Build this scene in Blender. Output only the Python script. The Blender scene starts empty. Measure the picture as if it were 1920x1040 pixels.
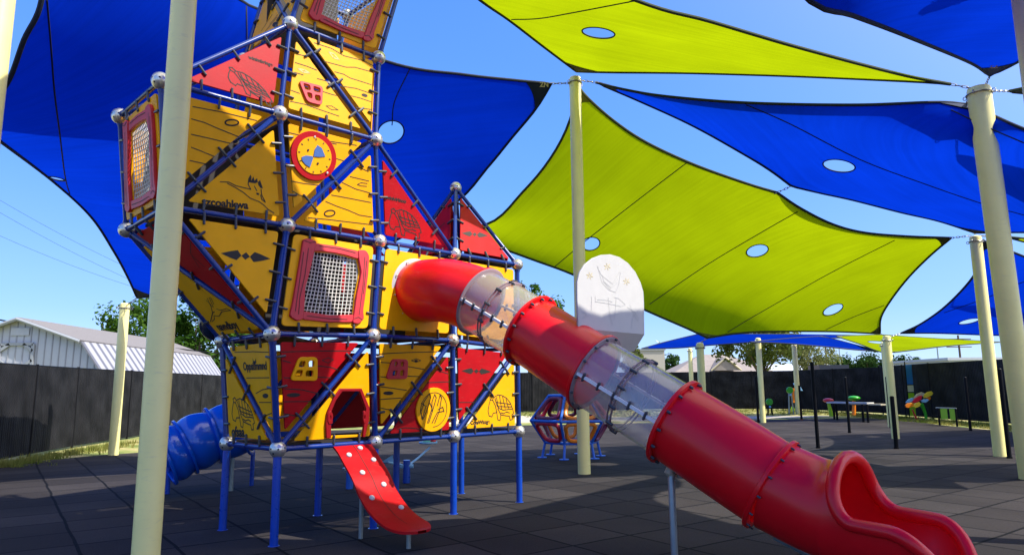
import bpy, bmesh, math, random
import numpy as np
from mathutils import Vector, Matrix
from mathutils.bvhtree import BVHTree
S = bpy.context.scene
COL = S.collection
rnd = random.Random(7)
# ------------------------------------------------------------------ camera
FPX, PITCH, ROLL, EYE = 1309.16, 0.154667, -0.008447, 1.6
_F = Vector((0, math.cos(PITCH), math.sin(PITCH))); _R = Vector((1, 0, 0)); _U = _R.cross(_F)
CR = math.cos(ROLL)*_R + math.sin(ROLL)*_U
CU = -math.sin(ROLL)*_R + math.cos(ROLL)*_U
CF = _F
EYEP = Vector((0, 0, EYE))
cd = bpy.data.cameras.new('camera'); cam = bpy.data.objects.new('camera', cd); COL.objects.link(cam)
cd.sensor_width = 36; cd.lens = FPX/1920*36; cd.clip_start = 0.05; cd.clip_end = 3000
M = Matrix((CR, CU, -CF)).transposed().to_4x4(); M.translation = EYEP
cam.matrix_world = M
S.camera = cam
# ------------------------------------------------------------------ light
SUN_AZ = math.radians(109)      # direction to the sun, degrees clockwise from +Y (away from camera)
SUN_EL = math.radians(50)
w = bpy.data.worlds.new('World'); S.world = w; w.use_nodes = True
nt = w.node_tree; nt.nodes.clear()
sky = nt.nodes.new('ShaderNodeTexSky'); sky.sky_type = 'NISHITA'; sky.sun_disc = False
sky.sun_elevation = SUN_EL; sky.sun_rotation = SUN_AZ
sky.air_density = 1.0; sky.dust_density = 0.05; sky.ozone_density = 3.0; sky.altitude = 100
bg = nt.nodes.new('ShaderNodeBackground'); bg.inputs[1].default_value = 0.125
wo = nt.nodes.new('ShaderNodeOutputWorld')
tcw = nt.nodes.new('ShaderNodeTexCoord'); sx = nt.nodes.new('ShaderNodeSeparateXYZ'); nt.links.new(tcw.outputs['Generated'], sx.inputs[0])
rw = nt.nodes.new('ShaderNodeValToRGB'); e = rw.color_ramp.elements      # clear summer sky, pale at the horizon, zenith brightened as added fill light
e[0].position = 0.0; e[0].color = (1.8, 2.8, 4.8, 1); e[1].position = 1.0; e[1].color = (1.9, 2.4, 3.4, 1)
k = e.new(.10); k.color = (1.0, 2.15, 5.0, 1); k = e.new(.28); k.color = (.50, 1.6, 5.2, 1); k = e.new(.55); k.color = (.30, 1.2, 4.6, 1)
nt.links.new(sx.outputs['Z'], rw.inputs[0])
mxs = nt.nodes.new('ShaderNodeMixRGB'); mxs.inputs[0].default_value = .8
nt.links.new(sky.outputs[0], mxs.inputs[1]); nt.links.new(rw.outputs[0], mxs.inputs[2]); # warm glow added round the sun direction to fill the shade
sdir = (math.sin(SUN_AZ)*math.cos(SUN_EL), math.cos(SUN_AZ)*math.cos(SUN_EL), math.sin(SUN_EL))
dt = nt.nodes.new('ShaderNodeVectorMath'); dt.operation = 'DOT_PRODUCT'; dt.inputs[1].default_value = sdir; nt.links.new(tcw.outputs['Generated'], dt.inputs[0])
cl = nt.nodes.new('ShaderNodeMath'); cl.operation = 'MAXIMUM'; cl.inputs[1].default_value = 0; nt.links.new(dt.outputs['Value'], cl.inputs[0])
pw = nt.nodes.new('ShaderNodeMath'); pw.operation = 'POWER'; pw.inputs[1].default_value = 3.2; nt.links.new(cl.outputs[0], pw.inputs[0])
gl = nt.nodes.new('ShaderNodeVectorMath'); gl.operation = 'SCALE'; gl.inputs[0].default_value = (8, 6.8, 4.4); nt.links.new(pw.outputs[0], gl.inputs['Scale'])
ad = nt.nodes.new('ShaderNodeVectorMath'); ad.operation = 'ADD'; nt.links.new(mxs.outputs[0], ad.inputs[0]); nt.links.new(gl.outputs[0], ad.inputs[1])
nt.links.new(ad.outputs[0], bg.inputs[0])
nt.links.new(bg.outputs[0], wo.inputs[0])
sl = bpy.data.lights.new('sun', 'SUN'); sl.energy = 3.3; sl.angle = math.radians(0.53); sl.color = (1.0, .95, .87)
sun = bpy.data.objects.new('sun', sl); COL.objects.link(sun)
sd = Vector((math.sin(SUN_AZ)*math.cos(SUN_EL), math.cos(SUN_AZ)*math.cos(SUN_EL), math.sin(SUN_EL)))
sun.rotation_euler = sd.to_track_quat('Z', 'Y').to_euler(); sun.location = sd*60
S.view_settings.view_transform = 'Standard'; S.view_settings.look = 'None'
S.view_settings.exposure = 1.1; S.view_settings.gamma = 1
S.render.engine = 'CYCLES'
S.cycles.transparent_max_bounces = 24; S.cycles.max_bounces = 8
# ------------------------------------------------------------------ picture helpers
def ray(x, y): return (x-960)/FPX*CR - (y-520)/FPX*CU + CF
def at(x, y, Y):
    d = ray(x, y); return EYEP + d*(Y/d.y)
def ground(x, y, z=0.0):
    d = ray(x, y); return EYEP + d*((z-EYE)/d.z)
def onplane(x, y, o, n):
    d = ray(x, y); return EYEP + d*((o-EYEP).dot(n)/d.dot(n))
def V(*a): return Vector(a)
Z = Vector((0, 0, 1))
# ------------------------------------------------------------------ materials
def mat(name, col, rough=.5, metal=0, spec=.5, var=0.0, vscale=8, bump=0, bscale=60, coat=0, wear=0, wcol=(.6, .5, .45)):
    m = bpy.data.materials.new(name); m.use_nodes = True
    n = m.node_tree; b = n.nodes['Principled BSDF']
    c = tuple(col)+(1,)
    b.inputs['Base Color'].default_value = c; b.inputs['Roughness'].default_value = rough
    b.inputs['Metallic'].default_value = metal; b.inputs['Specular IOR Level'].default_value = spec
    b.inputs['Coat Weight'].default_value = coat
    tc = n.nodes.new('ShaderNodeTexCoord')
    if var:
        t = n.nodes.new('ShaderNodeTexNoise'); t.inputs['Scale'].default_value = vscale; t.inputs['Detail'].default_value = 6
        n.links.new(tc.outputs['Object'], t.inputs['Vector'])
        r = n.nodes.new('ShaderNodeValToRGB'); r.color_ramp.elements[0].position = .3; r.color_ramp.elements[1].position = .7
        r.color_ramp.elements[0].color = tuple(max(0, k*(1-var)) for k in col)+(1,)
        r.color_ramp.elements[1].color = tuple(min(1, k*(1+var*.6)) for k in col)+(1,)
        n.links.new(t.outputs[0], r.inputs[0]); cout = r.outputs[0]
        if wear:        # dusty scuffs and fine scratches
            mp = n.nodes.new('ShaderNodeMapping'); mp.inputs['Scale'].default_value = (3, 3, 14); mp.inputs['Rotation'].default_value = (.5, .4, .3); n.links.new(tc.outputs['Object'], mp.inputs[0])
            tw = n.nodes.new('ShaderNodeTexNoise'); tw.inputs['Scale'].default_value = 2.2; tw.inputs['Detail'].default_value = 9; tw.inputs['Roughness'].default_value = .75; n.links.new(mp.outputs[0], tw.inputs['Vector'])
            wr = n.nodes.new('ShaderNodeMapRange'); wr.inputs[1].default_value = .56; wr.inputs[2].default_value = .78; wr.inputs[3].default_value = 0; wr.inputs[4].default_value = wear; n.links.new(tw.outputs[0], wr.inputs[0])
            mw = n.nodes.new('ShaderNodeMixRGB'); mw.inputs[2].default_value = tuple(wcol)+(1,); n.links.new(wr.outputs[0], mw.inputs[0]); n.links.new(cout, mw.inputs[1]); cout = mw.outputs[0]
        n.links.new(cout, b.inputs['Base Color'])
        mr = n.nodes.new('ShaderNodeMapRange'); mr.inputs[3].default_value = rough*.85; mr.inputs[4].default_value = min(1, rough*1.2)
        n.links.new(t.outputs[0], mr.inputs[0]); n.links.new(mr.outputs[0], b.inputs['Roughness'])
    if bump:
        t2 = n.nodes.new('ShaderNodeTexNoise'); t2.inputs['Scale'].default_value = bscale; t2.inputs['Detail'].default_value = 4
        n.links.new(tc.outputs['Object'], t2.inputs['Vector'])
        bp = n.nodes.new('ShaderNodeBump'); bp.inputs['Strength'].default_value = bump; bp.inputs['Distance'].default_value = .01
        n.links.new(t2.outputs[0], bp.inputs['Height']); n.links.new(bp.outputs[0], b.inputs['Normal'])
    return m
M_yel = mat('yellow board', (.95, .43, .0), .45, spec=.18, wear=.25, wcol=(.80, .55, .20), var=.07, vscale=5, bump=.06, bscale=220)
M_red = mat('red board', (.46, .003, .007), .45, spec=.18, wear=.22, wcol=(.6, .16, .12), var=.10, vscale=5, bump=.06, bscale=220)
M_dred = mat('dark red frame', (.30, .008, .012), .45, spec=.2, var=.1)
M_redlog = mat('red log frame', (.62, .02, .03), .45, var=.10, vscale=8)
M_ink = mat('engraved groove', (.022, .015, .010), .7)
M_lightink = mat('pale groove', (.70, .55, .20), .7)
M_bar = mat('blue painted steel', (.003, .055, .40), .28, coat=.3, var=.08, vscale=14)
M_lat = mat('navy lattice steel', (.002, .032, .22), .28, coat=.25, var=.08, vscale=14)
M_ball = mat('satin metal', (.74, .70, .60), .30, metal=.75, var=.06, vscale=20)
M_hole = mat('bolt hole', (.012, .012, .014), .6)
M_clip = mat('black rubber clip', (.055, .058, .065), .32)
M_inside = mat('dark deck and interior shade', (.018, .014, .012), .7)
M_slide = mat('red slide plastic', (.86, .006, .012), .30, spec=.32, coat=.08, wear=.18, wcol=(.80, .12, .06), var=.08, vscale=3, bump=.02, bscale=6)
M_bslide = mat('blue slide plastic', (.004, .10, .62), .2, coat=.4)
M_collar = mat('grey collar', (.45, .45, .44), .4)
M_steel = mat('galvanised post', (.30, .34, .33), .4, metal=.5, var=.12)
M_cream = mat('cream painted pole', (.94, .83, .31), .42, wear=.5, wcol=(.55, .50, .30), var=.05, vscale=3, coat=.1)
M_white = mat('white board', (.56, .55, .50), .5, var=.03)
M_wring = mat('scored line', (.50, .50, .47), .6)
M_gold = mat('gold mark', (.62, .50, .22), .6)
M_rope = mat('pale net rope', (.66, .64, .56), .8)
M_black = mat('black steel', (.006, .006, .007), .5, spec=.12)
M_cord = mat('sail border webbing', (.006, .012, .03), .8)
M_gcord = mat('sail border webbing green', (.03, .045, .008), .8)
M_bpatch = mat('navy corner patch', (.004, .015, .06), .8)
M_gpatch = mat('olive corner patch', (.10, .11, .01), .8)
M_chain = mat('chain steel', (.35, .34, .32), .35, metal=.9)
M_ggreen = mat('green plastic', (.03, .35, .02), .35)
M_lime = mat('lime plastic', (.30, .55, .02), .4)
M_orange = mat('orange plastic', (.85, .22, .01), .4)
M_sky = mat('pale blue plastic', (.25, .50, .75), .4)
M_mblue = mat('mid blue plastic', (.02, .14, .62), .35)
M_mred = mat('red plastic', (.65, .02, .04), .35)
M_yplas = mat('yellow plastic', (.85, .60, .04), .4)
M_wood = mat('pale timber', (.50, .44, .30), .7, var=.2)
M_shedw = mat('white siding', (.44, .46, .50), .6, var=.04)
M_trim = mat('grey trim', (.30, .32, .34), .6)
M_roof = mat('brown shingle', (.19, .175, .17), .9, var=.25, vscale=30)
M_bark = mat('bark', (.10, .07, .05), .9, var=.3)

def cloth(name, col, tcol):
    m = bpy.data.materials.new(name); m.use_nodes = True; n = m.node_tree; n.nodes.clear()
    o = n.nodes.new('ShaderNodeOutputMaterial'); tc = n.nodes.new('ShaderNodeTexCoord')
    mp = n.nodes.new('ShaderNodeMapping'); mp.inputs['Scale'].default_value = (14, .35, 1)
    n.links.new(tc.outputs['UV'], mp.inputs[0])
    t = n.nodes.new('ShaderNodeTexNoise'); t.inputs['Scale'].default_value = 1.0; t.inputs['Detail'].default_value = 6; t.inputs['Roughness'].default_value = .65
    n.links.new(mp.outputs[0], t.inputs['Vector'])
    tb_ = n.nodes.new('ShaderNodeTexNoise'); tb_.inputs['Scale'].default_value = .8; tb_.inputs['Detail'].default_value = 5; n.links.new(tc.outputs['Object'], tb_.inputs['Vector'])
    tm = n.nodes.new('ShaderNodeMapRange'); tm.inputs[1].default_value = .3; tm.inputs[2].default_value = .7; tm.inputs[3].default_value = .90; tm.inputs[4].default_value = 1.07; n.links.new(tb_.outputs[0], tm.inputs[0])
    def ramp(c, a, b2):
        r = n.nodes.new('ShaderNodeValToRGB'); r.color_ramp.elements[0].position = .32; r.color_ramp.elements[1].position = .68
        r.color_ramp.elements[0].color = tuple(k*a for k in c)+(1,); r.color_ramp.elements[1].color = tuple(min(1, k*b2) for k in c)+(1,)
        n.links.new(t.outputs[0], r.inputs[0])
        sc = n.nodes.new('ShaderNodeVectorMath'); sc.operation = 'SCALE'; n.links.new(r.outputs[0], sc.inputs[0]); n.links.new(tm.outputs[0], sc.inputs['Scale']); return sc
    d = n.nodes.new('ShaderNodeBsdfDiffuse'); tr = n.nodes.new('ShaderNodeBsdfTranslucent')
    n.links.new(ramp(col, .92, 1.05).outputs[0], d.inputs[0]); n.links.new(ramp(tcol, .89, 1.08).outputs[0], tr.inputs[0])
    mx = n.nodes.new('ShaderNodeMixShader'); mx.inputs[0].default_value = .5
    n.links.new(d.outputs[0], mx.inputs[1]); n.links.new(tr.outputs[0], mx.inputs[2])
    n.links.new(mx.outputs[0], o.inputs[0])
    return m
M_bcloth = cloth('blue shade cloth', (.002, .028, .38), (.001, .031, .50))
M_gcloth = cloth('lime shade cloth', (.33, .43, .004), (.37, .47, .002))

def clearm():
    m = bpy.data.materials.new('clear tube plastic'); m.use_nodes = True; n = m.node_tree; n.nodes.clear()
    o = n.nodes.new('ShaderNodeOutputMaterial')
    t = n.nodes.new('ShaderNodeBsdfTransparent'); t.inputs[0].default_value = (.97, .965, .95, 1)
    g = n.nodes.new('ShaderNodeBsdfGlossy'); g.inputs['Roughness'].default_value = .10
    d = n.nodes.new('ShaderNodeBsdfDiffuse'); d.inputs[0].default_value = (.80, .77, .70, 1)
    f = n.nodes.new('ShaderNodeLayerWeight'); f.inputs[0].default_value = .5
    pw = n.nodes.new('ShaderNodeMath'); pw.operation = 'POWER'; pw.inputs[1].default_value = 3.5
    mr = n.nodes.new('ShaderNodeMapRange'); mr.inputs[3].default_value = .05; mr.inputs[4].default_value = .7
    n.links.new(f.outputs['Facing'], pw.inputs[0]); n.links.new(pw.outputs[0], mr.inputs[0])
    m1 = n.nodes.new('ShaderNodeMixShader'); m1.inputs[0].default_value = .17
    m2 = n.nodes.new('ShaderNodeMixShader')
    n.links.new(t.outputs[0], m1.inputs[1]); n.links.new(d.outputs[0], m1.inputs[2])
    n.links.new(mr.outputs[0], m2.inputs[0]); n.links.new(m1.outputs[0], m2.inputs[1]); n.links.new(g.outputs[0], m2.inputs[2])
    n.links.new(m2.outputs[0], o.inputs[0]); return m
M_clear = clearm()
M_cring = mat('frosted flange', (.80, .77, .72), .3)
M_crim = mat('tinted clamp ring', (.34, .24, .25), .25)

def rubber():
    m = bpy.data.materials.new('rubber tiles'); m.use_nodes = True; n = m.node_tree; b = n.nodes['Principled BSDF']
    tc = n.nodes.new('ShaderNodeTexCoord'); mp = n.nodes.new('ShaderNodeMapping'); mp.inputs['Rotation'].default_value = (0, 0, math.radians(-36))
    n.links.new(tc.outputs['Object'], mp.inputs[0])
    br = n.nodes.new('ShaderNodeTexBrick'); br.offset = 0; br.inputs['Scale'].default_value = 1
    br.inputs['Brick Width'].default_value = .81; br.inputs['Row Height'].default_value = .81
    br.inputs['Mortar Size'].default_value = .020; br.inputs['Mortar Smooth'].default_value = .25
    br.inputs['Color1'].default_value = (.028, .024, .022, 1); br.inputs['Color2'].default_value = (.046, .040, .037, 1); br.inputs['Mortar'].default_value = (.005, .005, .005, 1)
    br.inputs['Bias'].default_value = 0
    # warped seams
    nz = n.nodes.new('ShaderNodeTexNoise'); nz.inputs['Scale'].default_value = 1.3
    n.links.new(tc.outputs['Object'], nz.inputs['Vector'])
    va = n.nodes.new('ShaderNodeVectorMath'); va.operation = 'MULTIPLY_ADD'; va.inputs[1].default_value = (.05, .05, 0)
    n.links.new(nz.outputs['Color'], va.inputs[0]); n.links.new(mp.outputs[0], va.inputs[2]); n.links.new(va.outputs[0], br.inputs['Vector'])
    sp = n.nodes.new('ShaderNodeTexNoise'); sp.inputs['Scale'].default_value = 90; sp.inputs['Detail'].default_value = 5; sp.inputs['Roughness'].default_value = .8
    n.links.new(tc.outputs['Object'], sp.inputs['Vector'])
    big = n.nodes.new('ShaderNodeTexNoise'); big.inputs['Scale'].default_value = .55; big.inputs['Detail'].default_value = 6
    n.links.new(tc.outputs['Object'], big.inputs['Vector'])
    def mr(src, a, c, lo, hi):
        q = n.nodes.new('ShaderNodeMapRange'); q.inputs[1].default_value = a; q.inputs[2].default_value = c; q.inputs[3].default_value = lo; q.inputs[4].default_value = hi
        n.links.new(src, q.inputs[0]); return q.outputs[0]
    mu = n.nodes.new('ShaderNodeMath'); mu.operation = 'MULTIPLY'
    n.links.new(mr(sp.outputs[0], .3, .7, .55, 1.45), mu.inputs[0]); n.links.new(mr(big.outputs[0], .3, .7, .82, 1.2), mu.inputs[1])
    vm = n.nodes.new('ShaderNodeVectorMath'); vm.operation = 'SCALE'
    n.links.new(br.outputs['Color'], vm.inputs[0]); n.links.new(mu.outputs[0], vm.inputs['Scale']); n.links.new(vm.outputs[0], b.inputs['Base Color'])
    b.inputs['Roughness'].default_value = .9; b.inputs['Specular IOR Level'].default_value = .12
    bp = n.nodes.new('ShaderNodeBump'); bp.inputs['Strength'].default_value = .5; bp.inputs['Distance'].default_value = .004
    n.links.new(sp.outputs[0], bp.inputs['Height']); n.links.new(bp.outputs[0], b.inputs['Normal'])
    return m
def dirt():
    m = bpy.data.materials.new('dry ground'); m.use_nodes = True; n = m.node_tree; b = n.nodes['Principled BSDF']
    tc = n.nodes.new('ShaderNodeTexCoord'); t = n.nodes.new('ShaderNodeTexNoise'); t.inputs['Scale'].default_value = .9; t.inputs['Detail'].default_value = 9; t.inputs['Roughness'].default_value = .7
    n.links.new(tc.outputs['Object'], t.inputs['Vector'])
    r = n.nodes.new('ShaderNodeValToRGB'); e = r.color_ramp.elements
    e[0].position = .36; e[0].color = (.10, .15, .02, 1); e[1].position = .62; e[1].color = (.46, .36, .16, 1)
    k = e.new(.48); k.color = (.24, .26, .06, 1)
    n.links.new(t.outputs[0], r.inputs[0]); n.links.new(r.outputs[0], b.inputs['Base Color']); b.inputs['Roughness'].default_value = 1
    return m
def fencem():
    m = bpy.data.materials.new('black privacy slats'); m.use_nodes = True; n = m.node_tree; b = n.nodes['Principled BSDF']
    tc = n.nodes.new('ShaderNodeTexCoord'); uv = tc.outputs['UV']
    wv = n.nodes.new('ShaderNodeTexWave'); wv.inputs['Scale'].default_value = 3.2; wv.inputs['Distortion'].default_value = .3
    n.links.new(uv, wv.inputs['Vector'])
    ck = n.nodes.new('ShaderNodeMapping'); ck.inputs['Rotation'].default_value = (0, 0, math.radians(45)); ck.inputs['Scale'].default_value = (1, 1, 1)
    n.links.new(uv, ck.inputs[0])
    br = n.nodes.new('ShaderNodeTexBrick'); br.offset = 0; br.inputs['Brick Width'].default_value = .055; br.inputs['Row Height'].default_value = .055; br.inputs['Scale'].default_value = 1
    br.inputs['Mortar Size'].default_value = .003; br.inputs['Color1'].default_value = (.007, .0068, .007, 1); br.inputs['Color2'].default_value = (.010, .010, .011, 1); br.inputs['Mortar'].default_value = (.045, .045, .048, 1)
    n.links.new(ck.outputs[0], br.inputs['Vector'])
    nz = n.nodes.new('ShaderNodeTexNoise'); nz.inputs['Scale'].default_value = 1.4; nz.inputs['Detail'].default_value = 6; n.links.new(uv, nz.inputs['Vector'])
    mx = n.nodes.new('ShaderNodeVectorMath'); mx.operation = 'SCALE'
    q = n.nodes.new('ShaderNodeMapRange'); q.inputs[1].default_value = .3; q.inputs[2].default_value = .7; q.inputs[3].default_value = .5; q.inputs[4].default_value = 1.7
    n.links.new(nz.outputs[0], q.inputs[0]); n.links.new(q.outputs[0], mx.inputs['Scale']); n.links.new(br.outputs['Color'], mx.inputs[0])
    n.links.new(mx.outputs[0], b.inputs['Base Color']); b.inputs['Roughness'].default_value = .65; b.inputs['Specular IOR Level'].default_value = .07
    bp = n.nodes.new('ShaderNodeBump'); bp.inputs['Strength'].default_value = .7; bp.inputs['Distance'].default_value = .02
    n.links.new(wv.outputs[0], bp.inputs['Height']); n.links.new(bp.outputs[0], b.inputs['Normal'])
    return m
def leafm(name, c1, c2):
    m = bpy.data.materials.new(name); m.use_nodes = True; n = m.node_tree; n.nodes.clear(); o = n.nodes.new('ShaderNodeOutputMaterial')
    tc = n.nodes.new('ShaderNodeTexCoord'); t = n.nodes.new('ShaderNodeTexNoise'); t.inputs['Scale'].default_value = .7; t.inputs['Detail'].default_value = 5
    n.links.new(tc.outputs['Object'], t.inputs['Vector']); r = n.nodes.new('ShaderNodeValToRGB')
    r.color_ramp.elements[0].position = .35; r.color_ramp.elements[1].position = .65
    r.color_ramp.elements[0].color = c1+(1,); r.color_ramp.elements[1].color = c2+(1,); n.links.new(t.outputs[0], r.inputs[0])
    d = n.nodes.new('ShaderNodeBsdfDiffuse'); tr = n.nodes.new('ShaderNodeBsdfTranslucent'); mx = n.nodes.new('ShaderNodeMixShader'); mx.inputs[0].default_value = .35
    n.links.new(r.outputs[0], d.inputs[0]); n.links.new(r.outputs[0], tr.inputs[0]); n.links.new(d.outputs[0], mx.inputs[1]); n.links.new(tr.outputs[0], mx.inputs[2]); n.links.new(mx.outputs[0], o.inputs[0])
    return m
def shingle_metal():
    m = mat('corrugated roof', (.62, .62, .66), .45)
    n = m.node_tree; tc = n.nodes.new('ShaderNodeTexCoord'); wv = n.nodes.new('ShaderNodeTexWave'); wv.bands_direction = 'Y'; wv.inputs['Scale'].default_value = .62
    n.links.new(tc.outputs['Object'], wv.inputs['Vector']); r = n.nodes.new('ShaderNodeValToRGB'); r.color_ramp.elements[0].color = (.13, .13, .145, 1); r.color_ramp.elements[1].color = (.36, .355, .375, 1)
    r.color_ramp.elements[0].position = .15; r.color_ramp.elements[1].position = .5
    n.links.new(wv.outputs[0], r.inputs[0]); n.links.new(r.outputs[0], n.nodes['Principled BSDF'].inputs['Base Color']); return m
# ------------------------------------------------------------------ mesh helpers
class MB:
    def __init__(s): s.v = []; s.f = []; s.m = []; s.uv = {}
    def add(s, vs, fs, mi=0):
        o = len(s.v); s.v += [Vector(p) for p in vs]
        for f in fs: s.f.append(tuple(i+o for i in f)); s.m.append(mi)
    def box(s, c, a, b, d, mi=0):
        c = Vector(c); vs = [c+sx*a+sy*b+sz*d for sx in (-1, 1) for sy in (-1, 1) for sz in (-1, 1)]
        s.add(vs, [(0, 1, 3, 2), (4, 6, 7, 5), (0, 4, 5, 1), (2, 3, 7, 6), (0, 2, 6, 4), (1, 5, 7, 3)], mi)
    def abox(s, lo, hi, mi=0):
        lo = Vector(lo); hi = Vector(hi); h = (hi-lo)/2; s.box((lo+hi)/2, V(h.x, 0, 0), V(0, h.y, 0), V(0, 0, h.z), mi)
    def tube(s, pts, r, n=8, closed=False, caps=True, mi=0):
        pts = [Vector(p) for p in pts]; k = len(pts); rr = r if isinstance(r, (list, tuple)) else [r]*k
        up = None; base = len(s.v)
        for i, p in enumerate(pts):
            if closed: t = pts[(i+1) % k]-pts[i-1]
            else: t = pts[min(i+1, k-1)]-pts[max(i-1, 0)]
            t = t.normalized() if t.length > 1e-9 else Z
            if up is None: up = (Z if abs(t.z) < .9 else V(1, 0, 0)).cross(t).normalized()
            up = (up - t*up.dot(t)).normalized(); w2 = t.cross(up)
            for j in range(n):
                a = 2*math.pi*j/n; s.v.append(p+rr[i]*(math.cos(a)*up+math.sin(a)*w2))
        for i in range(k if closed else k-1):
            i2 = (i+1) % k
            for j in range(n):
                s.f.append((base+i*n+j, base+i2*n+j, base+i2*n+(j+1) % n, base+i*n+(j+1) % n)); s.m.append(mi)
        if caps and not closed:
            s.f.append(tuple(base+j for j in range(n))); s.m.append(mi)
            s.f.append(tuple(base+(k-1)*n+j for j in reversed(range(n)))); s.m.append(mi)
    def sphere(s, c, r, n=20, m=12, mi=0, sq=(1, 1, 1)):
        c = Vector(c); o = len(s.v)
        for i in range(m+1):
            a = math.pi*i/m
            for j in range(n):
                b = 2*math.pi*j/n; s.v.append(c+V(r*sq[0]*math.sin(a)*math.cos(b), r*sq[1]*math.sin(a)*math.sin(b), r*sq[2]*math.cos(a)))
        for i in range(m):
            for j in range(n):
                s.f.append((o+i*n+j, o+(i+1)*n+j, o+(i+1)*n+(j+1) % n, o+i*n+(j+1) % n)); s.m.append(mi)
    def capsule(s, a, b, r, n=8, mi=0):
        a = Vector(a); b = Vector(b); t = (b-a).normalized()
        ps = []; rs = []
        for q in (0, .3, .62, .9): ps.append(a+t*r*(q-1)); rs.append(r*math.sqrt(max(.02, 1-(1-q)**2)))
        ps.append(a); rs.append(r); ps.append(b); rs.append(r)
        for q in (.9, .62, .3, 0): ps.append(b+t*r*(1-q)); rs.append(r*math.sqrt(max(.02, 1-(1-q)**2)))
        s.tube(ps, rs, n, mi=mi)
    def ribbon(s, pts, o, n, wd, lift=.002, mi=0):
        pts = [Vector(p)+n*lift for p in pts]
        for a, b in zip(pts, pts[1:]):
            t = (b-a)
            if t.length < 1e-6: continue
            t.normalize(); q = t.cross(n)*wd/2
            s.add([a-q-t*wd*.3, a+q-t*wd*.3, b+q+t*wd*.3, b-q+t*wd*.3], [(0, 1, 2, 3)], mi)
def smooth(me, ang=40):
    for p in me.polygons: p.use_smooth = True
    bm = bmesh.new(); bm.from_mesh(me)
    for e in bm.edges:
        if len(e.link_faces) == 2 and e.calc_face_angle(0) > math.radians(ang): e.smooth = False
    bm.to_mesh(me); bm.free()
def link(name, me, mats, parent=None, sm=True, label=None, fix=True):
    for m in (mats if isinstance(mats, (list, tuple)) else [mats]): me.materials.append(m)
    if fix:
        bm = bmesh.new(); bm.from_mesh(me); bmesh.ops.recalc_face_normals(bm, faces=bm.faces); bm.to_mesh(me); bm.free()
    if sm: smooth(me)
    o = bpy.data.objects.new(name, me); COL.objects.link(o)
    if parent:
        o.parent = parent
        org = parent.get('_o', None)
        if org is not None: o.matrix_parent_inverse = Matrix.Translation(-Vector(org))
    if label: o['label'] = label
    return o
def mk(name, mb, mats, parent=None, sm=True, label=None, fix=True):
    me = bpy.data.meshes.new(name); me.from_pydata(mb.v, [], mb.f); me.update()
    o0 = None
    for p, i in zip(me.polygons, mb.m): p.material_index = i
    return link(name, me, mats, parent, sm, label, fix)
def tag(o, label, cat, group=None, kind=None):
    if label: o['label'] = label
    if cat: o['category'] = cat
    if group: o['group'] = group
    if kind: o['kind'] = kind
    return o
def thing(name, loc, label, cat, group=None):
    o = bpy.data.objects.new(name, None); COL.objects.link(o); o.location = loc; o['_o'] = list(loc)
    o.empty_display_size = .2
    return tag(o, label, cat, group)
def copy_tree(o, dloc, label=None):
    c = o.copy(); COL.objects.link(c); c.location = Vector(o.location)+Vector(dloc)
    if label: c['label'] = label
    for ch in [x for x in bpy.data.objects if x.parent == o]:
        k = ch.copy(); COL.objects.link(k); k.parent = c
        for g in [x for x in bpy.data.objects if x.parent == ch]:
            h = g.copy(); COL.objects.link(h); h.parent = k
    return c
def struct(name, mb, m, sm=False):
    o = mk(name, mb, m, None, sm, fix=False); o['kind'] = 'structure'; return o
def curve_mesh(polys, ext, bev, o, X, Y, N, name='board'):
    """flat board with holes: 2D polygons (metres in frame o,X,Y) extruded +-ext along N"""
    cu = bpy.data.curves.new(name, 'CURVE'); cu.dimensions = '2D'; cu.fill_mode = 'BOTH'
    for p in polys:
        sp = cu.splines.new('POLY'); sp.points.add(len(p)-1)
        for q, a in zip(sp.points, p): q.co = (a[0], a[1], 0, 1)
        sp.use_cyclic_u = True
    cu.extrude = ext; cu.bevel_depth = bev; cu.bevel_resolution = 1; cu.offset = -bev
    ob = bpy.data.objects.new(name, cu); COL.objects.link(ob)
    me = bpy.data.meshes.new_from_object(ob); bpy.data.objects.remove(ob); bpy.data.curves.remove(cu)
    MM = Matrix((X, Y, N)).transposed().to_4x4(); MM.translation = o
    me.transform(MM); return me
def text_mesh(txt, size, o, X, Y, N, off=.004):
    cu = bpy.data.curves.new('text', 'FONT'); cu.body = txt; cu.size = size; cu.extrude = .0006; cu.offset = size*.035
    ob = bpy.data.objects.new('text', cu); COL.objects.link(ob); me = bpy.data.meshes.new_from_object(ob); bpy.data.objects.remove(ob); bpy.data.curves.remove(cu)
    MM = Matrix((X, Y, N)).transposed().to_4x4(); MM.translation = o+N*off; me.transform(MM); return me
def roundpoly(P, r, n=4):
    out = []; k = len(P)
    for i in range(k):
        a, b, c = Vector(P[i-1]), Vector(P[i]), Vector(P[(i+1) % k])
        d1 = (a-b); d2 = (c-b); q = min(r, d1.length*.4, d2.length*.4)
        p1 = b+d1.normalized()*q; p2 = b+d2.normalized()*q
        for j in range(n+1):
            t = j/n; out.append((1-t)**2*p1+2*t*(1-t)*b+t*t*p2)
    return out
def inset(P, ds):
    """inset a convex CCW 2D polygon; ds per edge i (P[i]->P[i+1])"""
    k = len(P); L = []
    for i in range(k):
        a, b = Vector(P[i]), Vector(P[(i+1) % k]); t = (b-a).normalized(); nn = V(-t.y, t.x); d = ds[i] if isinstance(ds, (list, tuple)) else ds
        L.append((a+nn*d, t))
    out = []
    for i in range(k):
        p, t = L[i-1]; q, s2 = L[i]; den = t.x*s2.y-t.y*s2.x
        w2 = q-p; out.append(p+t*((w2.x*s2.y-w2.y*s2.x)/den))
    return out
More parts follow.
